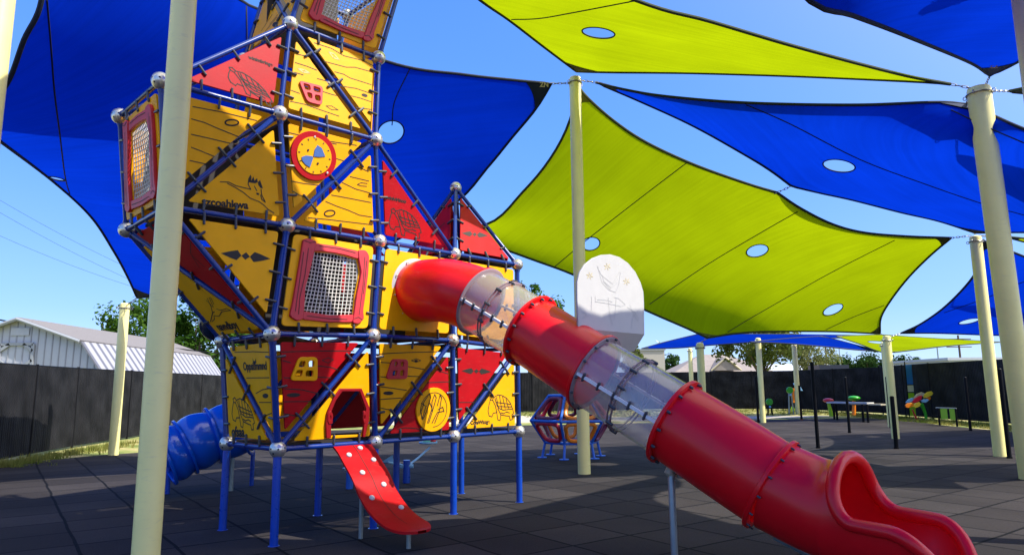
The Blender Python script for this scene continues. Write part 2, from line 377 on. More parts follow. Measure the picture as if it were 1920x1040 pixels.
def catmull(P, n=8):
    P = [Vector(p) for p in P]; out = []
    for i in range(len(P)-1):
        p1, p2 = P[i], P[i+1]; p0 = P[i-1] if i else 2*p1-p2; p3 = P[i+2] if i+2 < len(P) else 2*p2-p1
        for j in range(n):
            t = j/n; out.append(.5*((2*p1)+(p2-p0)*t+(2*p0-5*p1+4*p2-p3)*t*t+(3*p1-p0-3*p2+p3)*t**3))
    out.append(P[-1]); return out
def reg(ox, oy, s): return lambda pts: [(ox+x*s, oy+y*s) for x, y in pts]
Ra = reg(200, 0, .23077); Rb = reg(460, 0, .23071); Rc = reg(200, 180, .26926); Rd = reg(480, 200, .26931)
Re = reg(320, 400, .25); Rf = reg(500, 420, .23072); Rg = reg(380, 620, .25); Rh = reg(660, 620, .25); Ri = reg(720, 320, .30769)
Rs = reg(1040, 460, .23068)
#@@STRUCT
# ------------------------------------------------------------------ ground
g = MB(); g.add([(-400, -30, 0), (400, -30, 0), (400, 900, 0), (-400, 900, 0)], [(0, 1, 2, 3)]); struct('ground', g, dirt())
pl = [ground(0, 874), ground(80, 863), ground(165, 855), ground(215, 851), ground(262, 848), ground(330, 822), ground(420, 812), ground(700, 804), ground(980, 797), ground(1300, 791), ground(1500, 785),
      ground(1620, 783), ground(1700, 787), ground(1760, 796), ground(1850, 805), ground(1915, 811), V(40, 14, 0), V(40, -28, 0), V(-30, -28, 0), V(-13.5, 8, 0)]
g = MB(); g.add([(p.x, p.y, .03) for p in pl]+[(p.x, p.y, -.05) for p in pl], [tuple(range(len(pl)))]+[(i, (i+1) % len(pl), len(pl)+(i+1) % len(pl), len(pl)+i) for i in range(len(pl))])
for i in range(len(g.v)):
    pass
play = struct('rubber_tile_surface', g, rubber())
play.location.z = -.026
pth = [ground(700, 797.5), ground(980, 792), ground(1300, 787), ground(1500, 782.5), ground(1560, 780), ground(1560, 779), ground(1400, 780), ground(1200, 782), ground(980, 779), ground(700, 783)]
g = MB(); g.add([(p.x, p.y, .004) for p in pth], [tuple(range(len(pth)))]); struct('path', g, mat('pale concrete path', (.50, .44, .32), .9, var=.1, vscale=1))
# grass tufts along the fences
def grass():
    g = MB()
    def tuft(x, y, h):
        for k in range(7):
            a = rnd.random()*6.28; r = rnd.random()*.12; p = V(x+r*math.cos(a), y+r*math.sin(a), 0); l = V(math.cos(a), math.sin(a), 0)*h*.5*rnd.random()
            q = V(-math.sin(a), math.cos(a), 0)*.012
            g.add([p-q, p+q, p+l+Z*h*rnd.uniform(.6, 1.1)], [(0, 1, 2)])
    for k in range(650):
        t = rnd.random(); a = V(-11.35, 15.2); b = V(-12.4, 31); q = a.lerp(b, t*t); tuft(q.x+abs(rnd.gauss(0, .35))+.1, q.y, rnd.uniform(.05, .2))
    for k in range(2600):
        tuft(rnd.uniform(-6, 19), rnd.uniform(37, 46), rnd.uniform(.05, .13))
    for k in range(1200):
        tuft(rnd.uniform(16.5, 18.6), rnd.uniform(22, 38), rnd.uniform(.05, .15))
    o = mk('grass', g, leafm('grass blades', (.10, .15, .02), (.36, .32, .10)), None, False, fix=False); tag(o, 'short green and straw coloured grass along the fences', 'grass', kind='stuff')
grass()
#@@POLES
# ------------------------------------------------------------------ shade poles
def pole(px, py, Y, top, d, label, lean=None):
    base = V(px, py, 0); off = (V(lean[0], lean[1], 0)-base if lean else V(0, 0, 0)); t = thing('shade_pole', base, label, 'pole', 'cream poles holding the shade sails')
    g = MB(); r = d/2; z = top-.02
    g.tube([base-off*0, base+off+Z*(z-.07), base+off+Z*(z-.03), base+off+Z*(z-.008), base+off+Z*z], [r, r, r*.93, r*.6, r*.2], 28); mk('post', g, M_cream, t)
    base = base+off
    g = MB(); g.tube([base+Z*(top-.16)+V(math.cos(a)*(r+.012), math.sin(a)*(r+.012), 0) for a in [i*6.2832/20 for i in range(20)]], .012, 6, closed=True)
    for a in (0, 1.57, 3.14, 4.71):
        c = base+Z*(top-.16)+V(math.cos(a+.6)*(r+.04), math.sin(a+.6)*(r+.04), 0)
        g.tube([c+V(0, 0, .03*math.cos(q))+V(math.cos(a+.6), math.sin(a+.6), 0)*.03*math.sin(q) for q in [i*6.2832/10 for i in range(10)]], .008, 5, closed=True)
    mk('ring_collar', g, M_chain, t)
    return V(base.x, base.y, top)
TB = pole(1.30, 13.25, 7.76, 7.76, .235, 'tall cream pole behind the white arched board on the slide')
TC = pole(-9.93, 17.78, 3.8, 3.82, .235, 'short cream pole in front of the left black fence and white shed')
TD = pole(10.65, 15.72, 4.9, 4.95, .25, 'cream pole just left of the thickest one at the right edge, taller than the next')
TE = pole(11.15, 20.85, 3, 3.02, .22, 'short cream pole right of the red mushroom table where two sails meet')
_b = ground(1934, 898); _t = at(1834, 160, 10.95)
TR = pole(_b.x, _b.y, 0, _t.z, .35, 'thickest cream pole at the right, crossing the blue sails', lean=(_t.x, _t.y))
_t = at(1926, 0, 7.2)
TN = pole(_t.x, 7.2, 0, 7.0, .29, 'near cream pole of which only a sliver shows in the top right corner')
pa = V(-2.92, 5.82, 0)
TA = pole(-2.93, 5.82, 7.2, 7.2, .212, 'cream pole in the left foreground in front of the tower')
q = at(4, 0, 6.0)
TZ = pole(q.x-.02, 6.0, 7.3, 7.3, .24, 'cream pole cut off by the left edge of the photo')
def bgpole(xt, yt, xb, yb, wpx, label):
    b = ground(xb, yb); t = at(xt, yt, b.y); return pole(b.x, b.y, t.z, t.z, wpx*b.y/FPX, label)
TH = bgpole(1424, 632, 1431, 792, 10, 'thin cream pole between the green disc drums, in front of the far fence')
TI = bgpole(1488, 643, 1498, 776, 9, 'slim whitish pole behind the blue and orange play figure')
TF = bgpole(1312, 640, 1322, 842, 14, 'cream pole rising behind the big red slide section')
TG = bgpole(1296, 651, 1300, 790, 8, 'thin pale pole just left of the one behind the slide section')
TE2 = bgpole(1656, 640, 1670, 800, 9, 'thin cream pole almost hidden behind the short pole where two sails meet')
# ------------------------------------------------------------------ shade sails
def curve2(pts): return catmull([V(*p) for p in pts], 10)
def _v(p): return p if isinstance(p, Vector) else at(*p)
def sail(label, edges, m, cordm, patchm, chains, holes=(), seams=(), bow=0.0, res=56, patch=.55, cord=.028, group='shade sails stretched between the poles'):
    """edges: 4 lists of (px,py,Y) from corner to corner (A-B, B-C, C-D, D-A)"""
    E3 = []
    for e in edges:
        out = []
        if isinstance(e[0], Vector) or any(isinstance(p, Vector) for p in e):
            E3.append(catmull([_v(p) for p in e], 10)); continue
        segs = e if isinstance(e[0][0], (tuple, list)) else [e]
        for sg in segs:
            c = [V(p[0], p[1], 1.0/p[2]) for p in sg]
            cc = catmull(c, 10)
            out += [at(p.x, p.y, 1/p.z) for p in (cc if not out else cc[1:])]
        E3.append(out)
    def samp(L, t):
        d = [0]
        for a, b in zip(L, L[1:]): d.append(d[-1]+(b-a).length)
        T = t*d[-1]
        for i in range(len(L)-1):
            if T <= d[i+1]+1e-9: return L[i].lerp(L[i+1], (T-d[i])/max(1e-9, d[i+1]-d[i]))
        return L[-1]
    N = res
    A = [samp(E3[0], i/N) for i in range(N+1)]; Bq = [samp(E3[1], i/N) for i in range(N+1)]
    C = [samp(E3[2], 1-i/N) for i in range(N+1)]; D = [samp(E3[3], 1-i/N) for i in range(N+1)]
    P = {}
    for i in range(N+1):
        for j in range(N+1):
            s, t = i/N, j/N
            P[i, j] = (1-t)*A[i]+t*C[i]+(1-s)*D[j]+s*Bq[j]-((1-s)*(1-t)*A[0]+s*(1-t)*A[N]+(1-s)*t*C[0]+s*t*C[N])+Z*bow*16*s*(1-s)*t*(1-t)*0.25
    G = np.array([[P[i, j][:] for j in range(N+1)] for i in range(N+1)])
    for _ in range(900): G[1:-1, 1:-1] += .95*(.25*(G[:-2, 1:-1]+G[2:, 1:-1]+G[1:-1, :-2]+G[1:-1, 2:])-G[1:-1, 1:-1])     # stretched cloth settles to a taut membrane
    for i in range(N+1):
        for j in range(N+1): P[i, j] = Vector(G[i, j])
    idx = lambda i, j: i*(N+1)+j
    vs = [P[i, j].copy() for i in range(N+1) for j in range(N+1)]
    fs = [(idx(i, j), idx(i+1, j), idx(i+1, j+1), idx(i, j+1)) for i in range(N) for j in range(N)]
    bvh = BVHTree.FromPolygons(vs, fs)
    ctr = sum((A[0], A[N], C[0], C[N]), Vector())/4
    root = thing('shade_sail', ctr, label, 'shade sail', group)
    rings = []
    dead = set(); extra = []
    for (hx, hy, wpx) in holes:
        loc, nn, _, dist = bvh.ray_cast(EYEP, ray(hx, hy).normalized())
        if loc is None: continue
        r = wpx/2*loc.y/FPX
        x = nn.cross(Z).normalized(); y = nn.cross(x)
        ins = {k for k, p in enumerate(vs) if (p-loc).length < r*1.02}
        mine = set(k for k, f in enumerate(fs) if any(q2 in ins for q2 in f) or (sum((vs[q2] for q2 in f), Vector())/4-loc).length < r)
        ed = {}
        for k in mine:
            f = fs[k]
            for q2 in range(4): e_ = tuple(sorted((f[q2], f[(q2+1) % 4]))); ed[e_] = ed.get(e_, 0)+1
        ang = lambda p: math.atan2((p-loc).dot(y), (p-loc).dot(x))
        adj = {}
        for (a_, b_), c_ in ed.items():
            if c_ == 1: adj.setdefault(a_, []).append(b_); adj.setdefault(b_, []).append(a_)
        cur = min(adj, key=lambda q2: ang(vs[q2])); bl = [cur]; prev = None
        while True:
            nx = [q2 for q2 in adj[cur] if q2 != prev]
            if not nx: break
            if prev is None: nx.sort(key=lambda q2: ang(vs[q2]))
            prev, cur = cur, nx[0]
            if cur == bl[0]: break
            bl.append(cur)
        NC = 40; c0 = len(vs)
        for q2 in range(NC): a_ = -math.pi+2*math.pi*q2/NC; vs.append(loc+x*r*math.cos(a_)+y*r*math.sin(a_))
        rings.append([vs[c0+q2].copy() for q2 in range(NC)])
        oa = [ang(vs[q2]) for q2 in bl]
        for q2 in range(1, len(oa)):
            while oa[q2]-oa[q2-1] > math.pi: oa[q2] -= 2*math.pi
            while oa[q2]-oa[q2-1] < -math.pi: oa[q2] += 2*math.pi
        if oa[-1] < oa[0]: bl = bl[:1]+bl[:0:-1]; oa = [oa[0]]+[q2+2*math.pi for q2 in oa[:0:-1]]
        i_ = j_ = 0; n1_ = len(bl)
        while i_ < n1_ or j_ < NC:          # zip the two loops together by angle
            ao = oa[(i_+1) % n1_]+(2*math.pi if i_+1 >= n1_ else 0) if i_ < n1_ else 99
            ai = -math.pi+2*math.pi*(j_+1)/NC if j_ < NC else 99
            if ao <= ai: extra.append((bl[i_ % n1_], bl[(i_+1) % n1_], c0+j_ % NC)); i_ += 1
            else: extra.append((bl[i_ % n1_], c0+(j_+1) % NC, c0+j_ % NC)); j_ += 1
        dead |= mine
    me = bpy.data.meshes.new('canopy'); me.from_pydata(vs, [], [f for k, f in enumerate(fs) if k not in dead]+extra); me.update()
    uvl = me.uv_layers.new(name='UVMap')
    if seams:
        _h = [bvh.ray_cast(EYEP, ray(*seams[0][k][:2]).normalized())[0] for k in (0, -1)]
        dB = (_h[1]-_h[0]) if (_h[0] and _h[1]) else V(1, .2, 0)
    else: dB = V(1, .3, 0)
    dB = dB.normalized(); dA = dB.cross((A[N]-A[0]).cross(C[N]-A[0]).normalized()).normalized()
    for lp in me.loops: p = vs[lp.vertex_index]; uvl.data[lp.index].uv = (p.dot(dA), p.dot(dB))
    link('canopy', me, m, root)
    g = MB(); g.tube(A+Bq[1:]+C[::-1][1:]+D[::-1][1:-1], cord, 8, closed=True); mk('border_webbing', g, cordm, root)
    for rg in rings:
        g = MB(); g.tube(rg, .014, 6, closed=True); mk('port_ring', g, cordm, root)
    for sm in seams:
        sg = MB()
        pts = []
        for p in catmull([V(*q2) for q2 in sm], 8):
            loc, nn, _, _ = bvh.ray_cast(EYEP, ray(p.x, p.y).normalized())
            if loc is not None: pts.append(loc-ray(p.x, p.y).normalized()*.012)
        if len(pts) > 1: sg.tube(pts, .011, 5); mk('seam', sg, cordm, root)
    for (c0, e1, e2) in ((A[0], A, D), (A[N], A[::-1], Bq), (C[N], C[::-1], Bq[::-1]), (C[0], C, D[::-1])):
        def along(L, dd):
            acc = 0
            for a, b in zip(L, L[1:]):
                if acc+(b-a).length >= dd: return a.lerp(b, (dd-acc)/(b-a).length)
                acc += (b-a).length
            return L[-1]
        g = MB(); n = 10
        for side in (1, -1):
            rows = []
            for q2 in range(n+1):
                a, b = along(e1, patch*q2/n), along(e2, patch*q2/n)
                nn = (a-c0).cross(b-c0); nn = nn.normalized() if nn.length > 1e-6 else Z
                rows.append([a.lerp(b, k/n)+side*nn*.012-(a+b-2*c0)*.13*math.sin(math.pi*k/n)*(q2/n)*.5 for k in range(n+1)])
            vv = [p for r_ in rows for p in r_]
            g.add(vv, [(r_*(n+1)+k, r_*(n+1)+k+1, (r_+1)*(n+1)+k+1, (r_+1)*(n+1)+k) for r_ in range(n) for k in range(n)])
        mk('corner_patch', g, patchm, root, fix=False)
    for (ci, tgt) in chains:
        a = (A[0], A[N], C[N], C[0])[ci] if isinstance(ci, int) else ci
        b = Vector(tgt)
        g = MB(); L = (b-a).length; t = (b-a).normalized(); sidev = t.cross(Z).normalized(); upv = t.cross(sidev)
        n = max(2, int(L/.075))
        for k in range(n):
            c = a+t*(L*(k+.5)/n); q1 = sidev if k % 2 else upv
            g.tube([c+t*(L/n*.68)*math.cos(x)+q1*.018*math.sin(x) for x in [i*6.2832/12 for i in range(12)]], .0065, 5, closed=True)
        g.tube([a-t*.03+sidev*.03*math.sin(x)+t*.04*math.cos(x) for x in [i*6.2832/10 for i in range(10)]], .010, 5, closed=True)
        mk('chain', g, M_chain, root)
    return bvh
tb = lambda P_, dx=0: P_+Z*-.16
# S1 big blue sail behind the tower
sail('huge blue shade sail behind the tower, filling the upper left sky',
     [[(60, -350, 6.3), (150, -230, 7.2), (300, -105, 8.6), (450, 0, 10), (500, 24, 10.4), (730, 117, 11.6), (870, 140, 12.2), (960, 150, 12.6), (1034, 157, 13.0)],
      [(1034, 157, 13.0), (1004, 205, 13.2), (960, 258, 13.6), (915, 313, 14), (850, 383, 14.4), (700, 470, 15.2), (500, 525, 16.2), (340, 550, 17.2), (257, 558, 17.5)],
      [(257, 558, 17.5), (240, 520, 16.5), (213, 470, 15), (170, 405, 13.4), (100, 340, 11.8), (5, 268, 9.4), (-70, 212, 8)],
      [(-70, 212, 8), (-10, 182, 7.7), (18, 148, 7.5), (45, 75, 7.2), (78, 0, 7), (85, -150, 6.7), (60, -350, 6.3)]],
     M_bcloth, M_cord, M_bpatch, [(0, TZ+Z*-.16), (1, TB+Z*-.16), (2, TC+Z*-.12)], holes=[(733, 248, 52), (107, 335, 26)],
     seams=[[(88, 0), (95, 80), (102, 170), (112, 250), (122, 330), (132, 368)], [(462, 12), (463, 60), (463, 90)], [(768, 130), (740, 190), (735, 235)]], patch=.6)
# S2 lime sail, upper centre
sail('lime green shade sail at the top centre with one oval port',
     [[at(1081, 134, 13.15), at(1020, 88, 12.2), at(955, 38, 11.1), at(900, 0, 10.2), at(800, -80, 8.9), V(-2.75, 5.95, 7.2)],
      [V(-2.75, 5.95, 7.2), V(-1.2, 7.3, 7.1), at(1190, 0, 9.1), at(1330, 40, 9.5), at(1500, 90, 10), at(1690, 140, 10.9), at(1782, 158, 11.1)],
      [(1782, 158, 11.1), (1760, 155.5, 11.3)],
      [(1760, 155.5, 11.3), (1700, 152, 11.4), (1500, 143, 12), (1300, 137, 12.6), (1150, 135.5, 12.9), (1081, 134, 13.15)]],
     M_gcloth, M_gcord, M_gpatch, [(2, TR+V(-.12, -.05, -.08))], holes=[(1122, 62, 66)],
     seams=[[(952, 37), (1010, 35), (1075, 24), (1190, 2)]], patch=.5)
# S3 blue sail to the right
sail('wide blue shade sail between the tall centre pole and the thickest pole',
     [[(1118, 155, 13.1), (1170, 168, 12.9), (1250, 181, 12.6), (1400, 193, 12.1), (1600, 197, 11.6), (1755, 192, 11.35), (1812, 196, 11.3)],
      [(1812, 196, 11.3), (1860, 216, 11.0), (1920, 242, 10.6), (2050, 290, 10.2), (2300, 350, 9.8)],
      [(2300, 350, 9.8), (2150, 415, 11.5), (1990, 433, 13.4), (1900, 435, 14.8), (1828, 436, 15.6)],
      [[(1828, 436, 15.6), (1760, 414, 15.5), (1690, 398, 15.3), (1600, 375, 15), (1540, 362, 14.8), (1484, 349, 14.5)], [(1484, 349, 14.5), (1445, 320, 14.2), (1400, 292, 14), (1300, 236, 13.6), (1200, 190, 13.3), (1118, 155, 13.1)]]],
     M_bcloth, M_cord, M_bpatch, [(0, TB+V(.1, 0, -.1)), (1, TR+V(-.15, 0, -.16)), (3, TD+Z*.02)], holes=[(1573, 311, 58)],
     seams=[[(1388, 192), (1480, 232), (1612, 299), (1740, 347), (1840, 381), (1920, 403)], [(1783, 206), (1850, 238), (1920, 268)]], patch=.5)
# S4 large lime sail
sail('largest lime green shade sail at centre right, with three oval ports',
     [[[(1085, 160, 13.3), (1100, 182, 13.4), (1150, 226, 13.6), (1210, 266, 13.9), (1300, 308, 14.2), (1400, 344, 14.4), (1457, 361, 14.5)], [(1457, 361, 14.5), (1500, 390, 14.6), (1560, 420, 14.9), (1620, 436, 15.2), (1700, 443, 15.4), (1783, 446, 15.6)]],
      [(1783, 446, 15.6), (1745, 478, 16.6), (1705, 518, 17.8), (1672, 560, 19), (1652, 595, 20), (1650, 625, 20.7)],
      [(1650, 625, 20.7), (1560, 621, 20.0), (1450, 621, 19.2), (1380, 625, 18.4), (1326, 633, 17.9)],
      [[(1326, 633, 17.9), (1290, 616, 17.7), (1230, 590, 17.3), (1180, 567, 17.0), (1080, 517, 16.5), (1000, 487, 16.1), (900, 452, 15.7), (800, 425, 15.5)],
       [(800, 425, 15.5), (914, 420, 15.0), (980, 360, 14.5), (1030, 300, 14.1), (1065, 235, 13.7), (1085, 160, 13.3)]]],
     M_gcloth, M_gcord, M_gpatch, [(1, TD+V(-.1, 0, -.02)), (2, TE+Z*-.05), (3, TF+Z*-.05), (0, TB+V(.08, 0, -.2)), (at(1457, 361, 14.5), at(1484, 349, 14.5))], holes=[(1108, 457, 34), (1420, 470, 40), (1562, 580, 37)],
     seams=[[(1288, 305), (1200, 372), (1100, 450), (1040, 500)], [(1506, 391), (1420, 440), (1320, 500), (1218, 570)], [(1694, 442), (1560, 510), (1420, 589), (1365, 622)], [(1658, 572), (1600, 594), (1548, 618)]],
     patch=.45)
# S5 blue sail, top right, reaching over the camera, unseen edge shaped to shade the tower
sail('blue shade sail in the top right corner, pointing down at the thickest pole',
     [[at(1856, 142, 11.1), at(1820, 118, 10.2), at(1700, 68, 8.1), at(1600, 30, 7.0), at(1515, 0, 6.35), V(2.15, 6.2, 6.1), V(1.2, 6.75, 6.55), V(0, 6.65, 6.85), V(-1.3, 5.98, 7.0), V(-2.8, 5.7, 6.95)],
      [V(-2.8, 5.7, 6.95), V(-1.6, 2.2, 6.0), V(-2.6, -2.5, 5.2)], [V(-2.6, -2.5, 5.2), V(3.5, -1.2, 5.3), V(10.5, -2.5, 6.2)],
      [V(10.5, -2.5, 6.2), V(8.6, 3.5, 5.9), at(1985, 20, 8.2), at(1935, 95, 9.7), at(1905, 118, 10.4), at(1856, 142, 11.1)]],
     M_bcloth, M_cord, M_bpatch, [(0, TR+V(.02, -.1, -.1))], patch=.75)
# S6 lime sail whose tip shows at the right edge
sail('tip of a lime green shade sail beside the top of the thickest pole',
     [[(1893, 171, 11.3), (1925, 165, 11.2), (2100, 155, 10.8), (2500, 150, 10)], [(2500, 150, 10), (2700, 200, 11), (2900, 260, 13)],
      [(2900, 260, 13), (2500, 230, 12.6), (2100, 193, 12)], [(2100, 193, 12), (1925, 175, 11.5), (1893, 172, 11.32)]],
     M_gcloth, M_gcord, M_gpatch, [(0, TR+V(.15, 0, -.1))], patch=.5, res=20)
# S7 blue sail lower right
sail('blue shade sail low at the right edge, with a small oval port',
     [[(1838, 449, 15.9), (1900, 473, 16.2), (1990, 505, 16.6), (2200, 560, 17)], [(2200, 560, 17), (2150, 600, 20), (2050, 632, 24)],
      [(2050, 632, 24), (1980, 629, 23.5), (1875, 628, 22.8), (1760, 624, 21.8), (1690, 624, 21.2)],
      [(1690, 624, 21.2), (1728, 606, 20.6), (1775, 572, 19.4), (1822, 522, 17.8), (1842, 480, 16.6), (1838, 449, 15.9)]],
     M_bcloth, M_cord, M_bpatch, [(0, TD+V(.1, .1, -.05)), (3, TE+V(.1, 0, -.06))], holes=[(1817, 602, 34)], seams=[[(1770, 586), (1850, 558), (1920, 528), (1990, 510)]], patch=.6, res=40)
# S8 lime sliver beyond it
sail('thin sliver of lime green shade sail at the right edge above the low blue one',
     [[(1893, 444, 19), (1930, 448, 19), (2100, 452, 20), (2300, 460, 21)], [(2300, 460, 21), (2320, 480, 22)],
      [(2320, 480, 22), (2100, 470, 21), (1930, 456, 19.5)], [(1930, 456, 19.5), (1893, 446, 19.05)]],
     M_gcloth, M_gcord, M_gpatch, [(0, TD+V(.12, .1, 0))], patch=.4, res=12)
# far sails
sail('far flat blue shade sail whose long tip points left beneath the largest lime one',
     [[(1203, 653, 34), (1250, 640, 35), (1312, 625, 36)], [(1312, 625, 36), (1400, 626, 37), (1520, 627, 38), (1640, 629, 38)],
      [(1640, 629, 38), (1560, 634, 34), (1480, 639, 31), (1415, 641, 30)], [(1415, 641, 30), (1330, 647, 31), (1270, 652, 32.5), (1203, 653.5, 34)]],
     M_bcloth, M_cord, M_bpatch, [], patch=.5, res=24, cord=.025)
sail('small far blue shade sail dipping to the right above the far fence',
     [[(1405, 641, 29), (1480, 634, 31), (1542, 630, 33)], [(1542, 630, 33), (1585, 641, 32), (1652, 659, 31)],
      [(1652, 659, 31), (1600, 655, 30), (1540, 649, 29.5), (1480, 644, 29)], [(1480, 644, 29), (1440, 642, 29), (1405, 641.5, 29)]],
     M_bcloth, M_cord, M_bpatch, [], patch=.5, res=24, cord=.025)
sail('far thin lime green shade sail behind the short cream pole',
     [[(1568, 630, 33), (1610, 628.5, 34), (1650, 627, 35)], [(1650, 627, 35), (1750, 634, 34), (1876, 641, 32)],
      [(1876, 641, 32), (1780, 648, 30.5), (1720, 655, 29.5), (1678, 660, 29)], [(1678, 660, 29), (1650, 659, 29.5), (1610, 644, 31.5), (1568, 630.5, 33)]],
     M_gcloth, M_gcord, M_gpatch, [], holes=[(1646, 641.5, 34)], patch=.5, res=30, cord=.025)
for txt, px_, py_, Y_, sz_, lab_ in (('E2', 1856, 128, 10.5, .13, 4), ('FD', 1788, 201, 11.35, .11, 2), ('ZN', 1012, 163, 12.8, .12, 0)):
    sl_ = [o_ for o_ in bpy.data.objects if o_.name.startswith('shade_sail')][lab_]
    p_ = at(px_, py_, Y_); me = text_mesh(txt, sz_, p_, V(1, 0, 0), V(0, -.45, .89), V(0, -.89, -.45)*1.0, 0); link('corner_mark', me, M_gold, sl_, sm=False, fix=False)
#@@TOWER
# ------------------------------------------------------------------ tower lattice
TH = 0.800482 if False else math.radians(45.8661)
UD = V(math.cos(TH), math.sin(TH), 0); VD = V(-math.sin(TH), math.cos(TH), 0)
B0 = V(-2.47102, 7.50852, 0); CELL = 1.22
def W(i, j, z=0): return B0+UD*(CELL*i)+VD*(CELL*j)+Z*z
NODE = {}
for i in range(4):
    for j in range(2):
        NODE[i, j, 0] = W(i, j, .971); NODE[i, j, 2] = W(i, j, 3.37)
NODE.update({(0, 0, 1): W(-.15, -.10, 2.165), (0, 1, 1): W(-.08, 1.05, 2.165), (1, 0, 1): W(.88, -.10, 2.20), (2, 0, 1): W(1.93, -.05, 2.20), (3, 0, 1): W(2.97, -.02, 2.14),
             (1, 1, 1): W(.92, 1.05, 2.17), (2, 1, 1): W(1.95, 1.05, 2.17), (3, 1, 1): W(2.97, 1.03, 2.15),
             (-1, 0, 2): W(-1.02, .05, 3.37), (-1, 1, 2): W(-.97, 1.17, 3.37),
             (0, 0, 3): W(-.17, -.10, 4.57), (1, 0, 3): W(.83, -.14, 4.57), (-1, 0, 3): W(-1.17, -.06, 4.57), (-1, 1, 3): W(-1.16, .96, 4.57), (0, 1, 3): W(-.15, .92, 4.57), (1, 1, 3): W(.85, .92, 4.57),
             (9, 0, 3): W(2.51, .57, 4.565),
             (0, 0, 4): W(-.07, -.03, 5.70), (1, 0, 4): W(.91, -.05, 5.70), (0, 1, 4): W(-.05, .97, 5.70), (1, 1, 4): W(.93, .95, 5.70),
             (0, 0, 5): W(.14, -.13, 6.85), (1, 0, 5): W(1.11, -.17, 6.85), (0, 1, 5): W(.16, .95, 6.85), (1, 1, 5): W(1.13, .92, 6.85)})
tower = thing('climbing_tower', W(1.5, .5, 0), 'tall crooked climbing tower of yellow and red boards in a blue pipe lattice', 'climbing tower')
TCEN = {0: W(1.5, .5, .97), 1: W(1.4, .5, 2.2), 2: W(1, .5, 3.37), 3: W(0, .45, 4.5), 4: W(.4, .45, 5.7), 5: W(.6, .4, 6.9)}
# balls
for k, p in NODE.items():
    g = MB(); R0 = .088; g.sphere(p, R0, 26, 16)
    for d in ((-.55, -.8, .1), (.35, -.9, .05), (-.9, .2, -.1), (.9, -.3, .2), (-.25, -.85, -.45)):
        d = V(*d).normalized(); a = d.cross(Z).normalized(); b = d.cross(a)
        c = p+d*R0*.985; g.add([c+d*.004]+[c+(a*math.cos(q)+b*math.sin(q))*.011 for q in [x*6.2832/10 for x in range(10)]], [(0, 1+x, 1+(x+1) % 10) for x in range(10)], 1)
    mk('ball_joint', g, [M_ball, M_hole], tower, fix=False)
BARS = []
def bar(a, b, r=.0285, name='lattice_bar'):
    BARS.append((a, b)); A_, B_ = NODE[a], NODE[b]
    g = MB(); t = (B_-A_).normalized()
    g.tube([A_+t*.06, B_-t*.06], r, 14)
    for e, sg in ((A_, 1), (B_, -1)): g.tube([e+t*sg*.08, e+t*sg*.105], r*1.22, 14)
    mk(name, g, M_lat, tower)
for i in range(3):
    for j in range(2):
        for k in (0, 1, 2): bar((i, j, k), (i+1, j, k))
for i in range(4):
    for k in (0, 1, 2): bar((i, 0, k), (i, 1, k))
    for j in range(2):
        bar((i, j, 0), (i, j, 1), .034); bar((i, j, 1), (i, j, 2), .034)
for a, b in [((0, 1, 1), (0, 0, 0)), ((0, 0, 0), (1, 0, 1)), ((1, 0, 0), (2, 0, 1)), ((2, 0, 0), (3, 0, 1)),
             ((-1, 0, 2), (0, 0, 1)), ((-1, 1, 2), (0, 0, 1)), ((-1, 1, 2), (0, 1, 1)), ((-1, 1, 2), (-1, 0, 2)), ((-1, 0, 2), (0, 0, 2)), ((-1, 1, 2), (0, 1, 2)),
             ((-1, 0, 2), (-1, 0, 3)), ((-1, 1, 2), (-1, 1, 3)), ((0, 0, 2), (0, 0, 3)), ((1, 0, 2), (1, 0, 3)), ((0, 1, 2), (0, 1, 3)), ((1, 1, 2), (1, 1, 3)),
             ((-1, 0, 2), (0, 0, 3)), ((0, 0, 2), (1, 0, 3)), ((1, 0, 3), (2, 0, 2)), ((1, 1, 3), (2, 1, 2)),
             ((9, 0, 3), (2, 0, 2)), ((9, 0, 3), (3, 0, 2)), ((9, 0, 3), (2, 1, 2)), ((9, 0, 3), (3, 1, 2)),
             ((-1, 1, 3), (-1, 0, 3)), ((-1, 0, 3), (0, 0, 3)), ((0, 0, 3), (1, 0, 3)), ((-1, 1, 3), (0, 1, 3)), ((0, 1, 3), (1, 1, 3)), ((1, 0, 3), (1, 1, 3)), ((0, 0, 3), (0, 1, 3)),
             ((-1, 0, 3), (0, 0, 4)), ((-1, 1, 3), (0, 1, 4)), ((0, 0, 3), (0, 0, 4)), ((1, 0, 3), (1, 0, 4)), ((0, 1, 3), (0, 1, 4)), ((1, 1, 3), (1, 1, 4)), ((0, 0, 4), (1, 0, 3)),
             ((0, 0, 4), (1, 0, 4)), ((0, 0, 4), (0, 1, 4)), ((0, 1, 4), (1, 1, 4)), ((1, 0, 4), (1, 1, 4)),
             ((0, 0, 4), (0, 0, 5)), ((1, 0, 4), (1, 0, 5)), ((0, 1, 4), (0, 1, 5)), ((1, 1, 4), (1, 1, 5)), ((0, 0, 4), (0, 1, 5)),
             ((0, 0, 5), (1, 0, 5)), ((0, 0, 5), (0, 1, 5)), ((0, 1, 5), (1, 1, 5)), ((1, 0, 5), (1, 1, 5)),
             ((0, 1, 0), (1, 1, 1)), ((1, 1, 0), (2, 1, 1)), ((2, 1, 0), (3, 1, 1)), ((3, 1, 0), (3, 0, 1))]:
    bar(a, b)
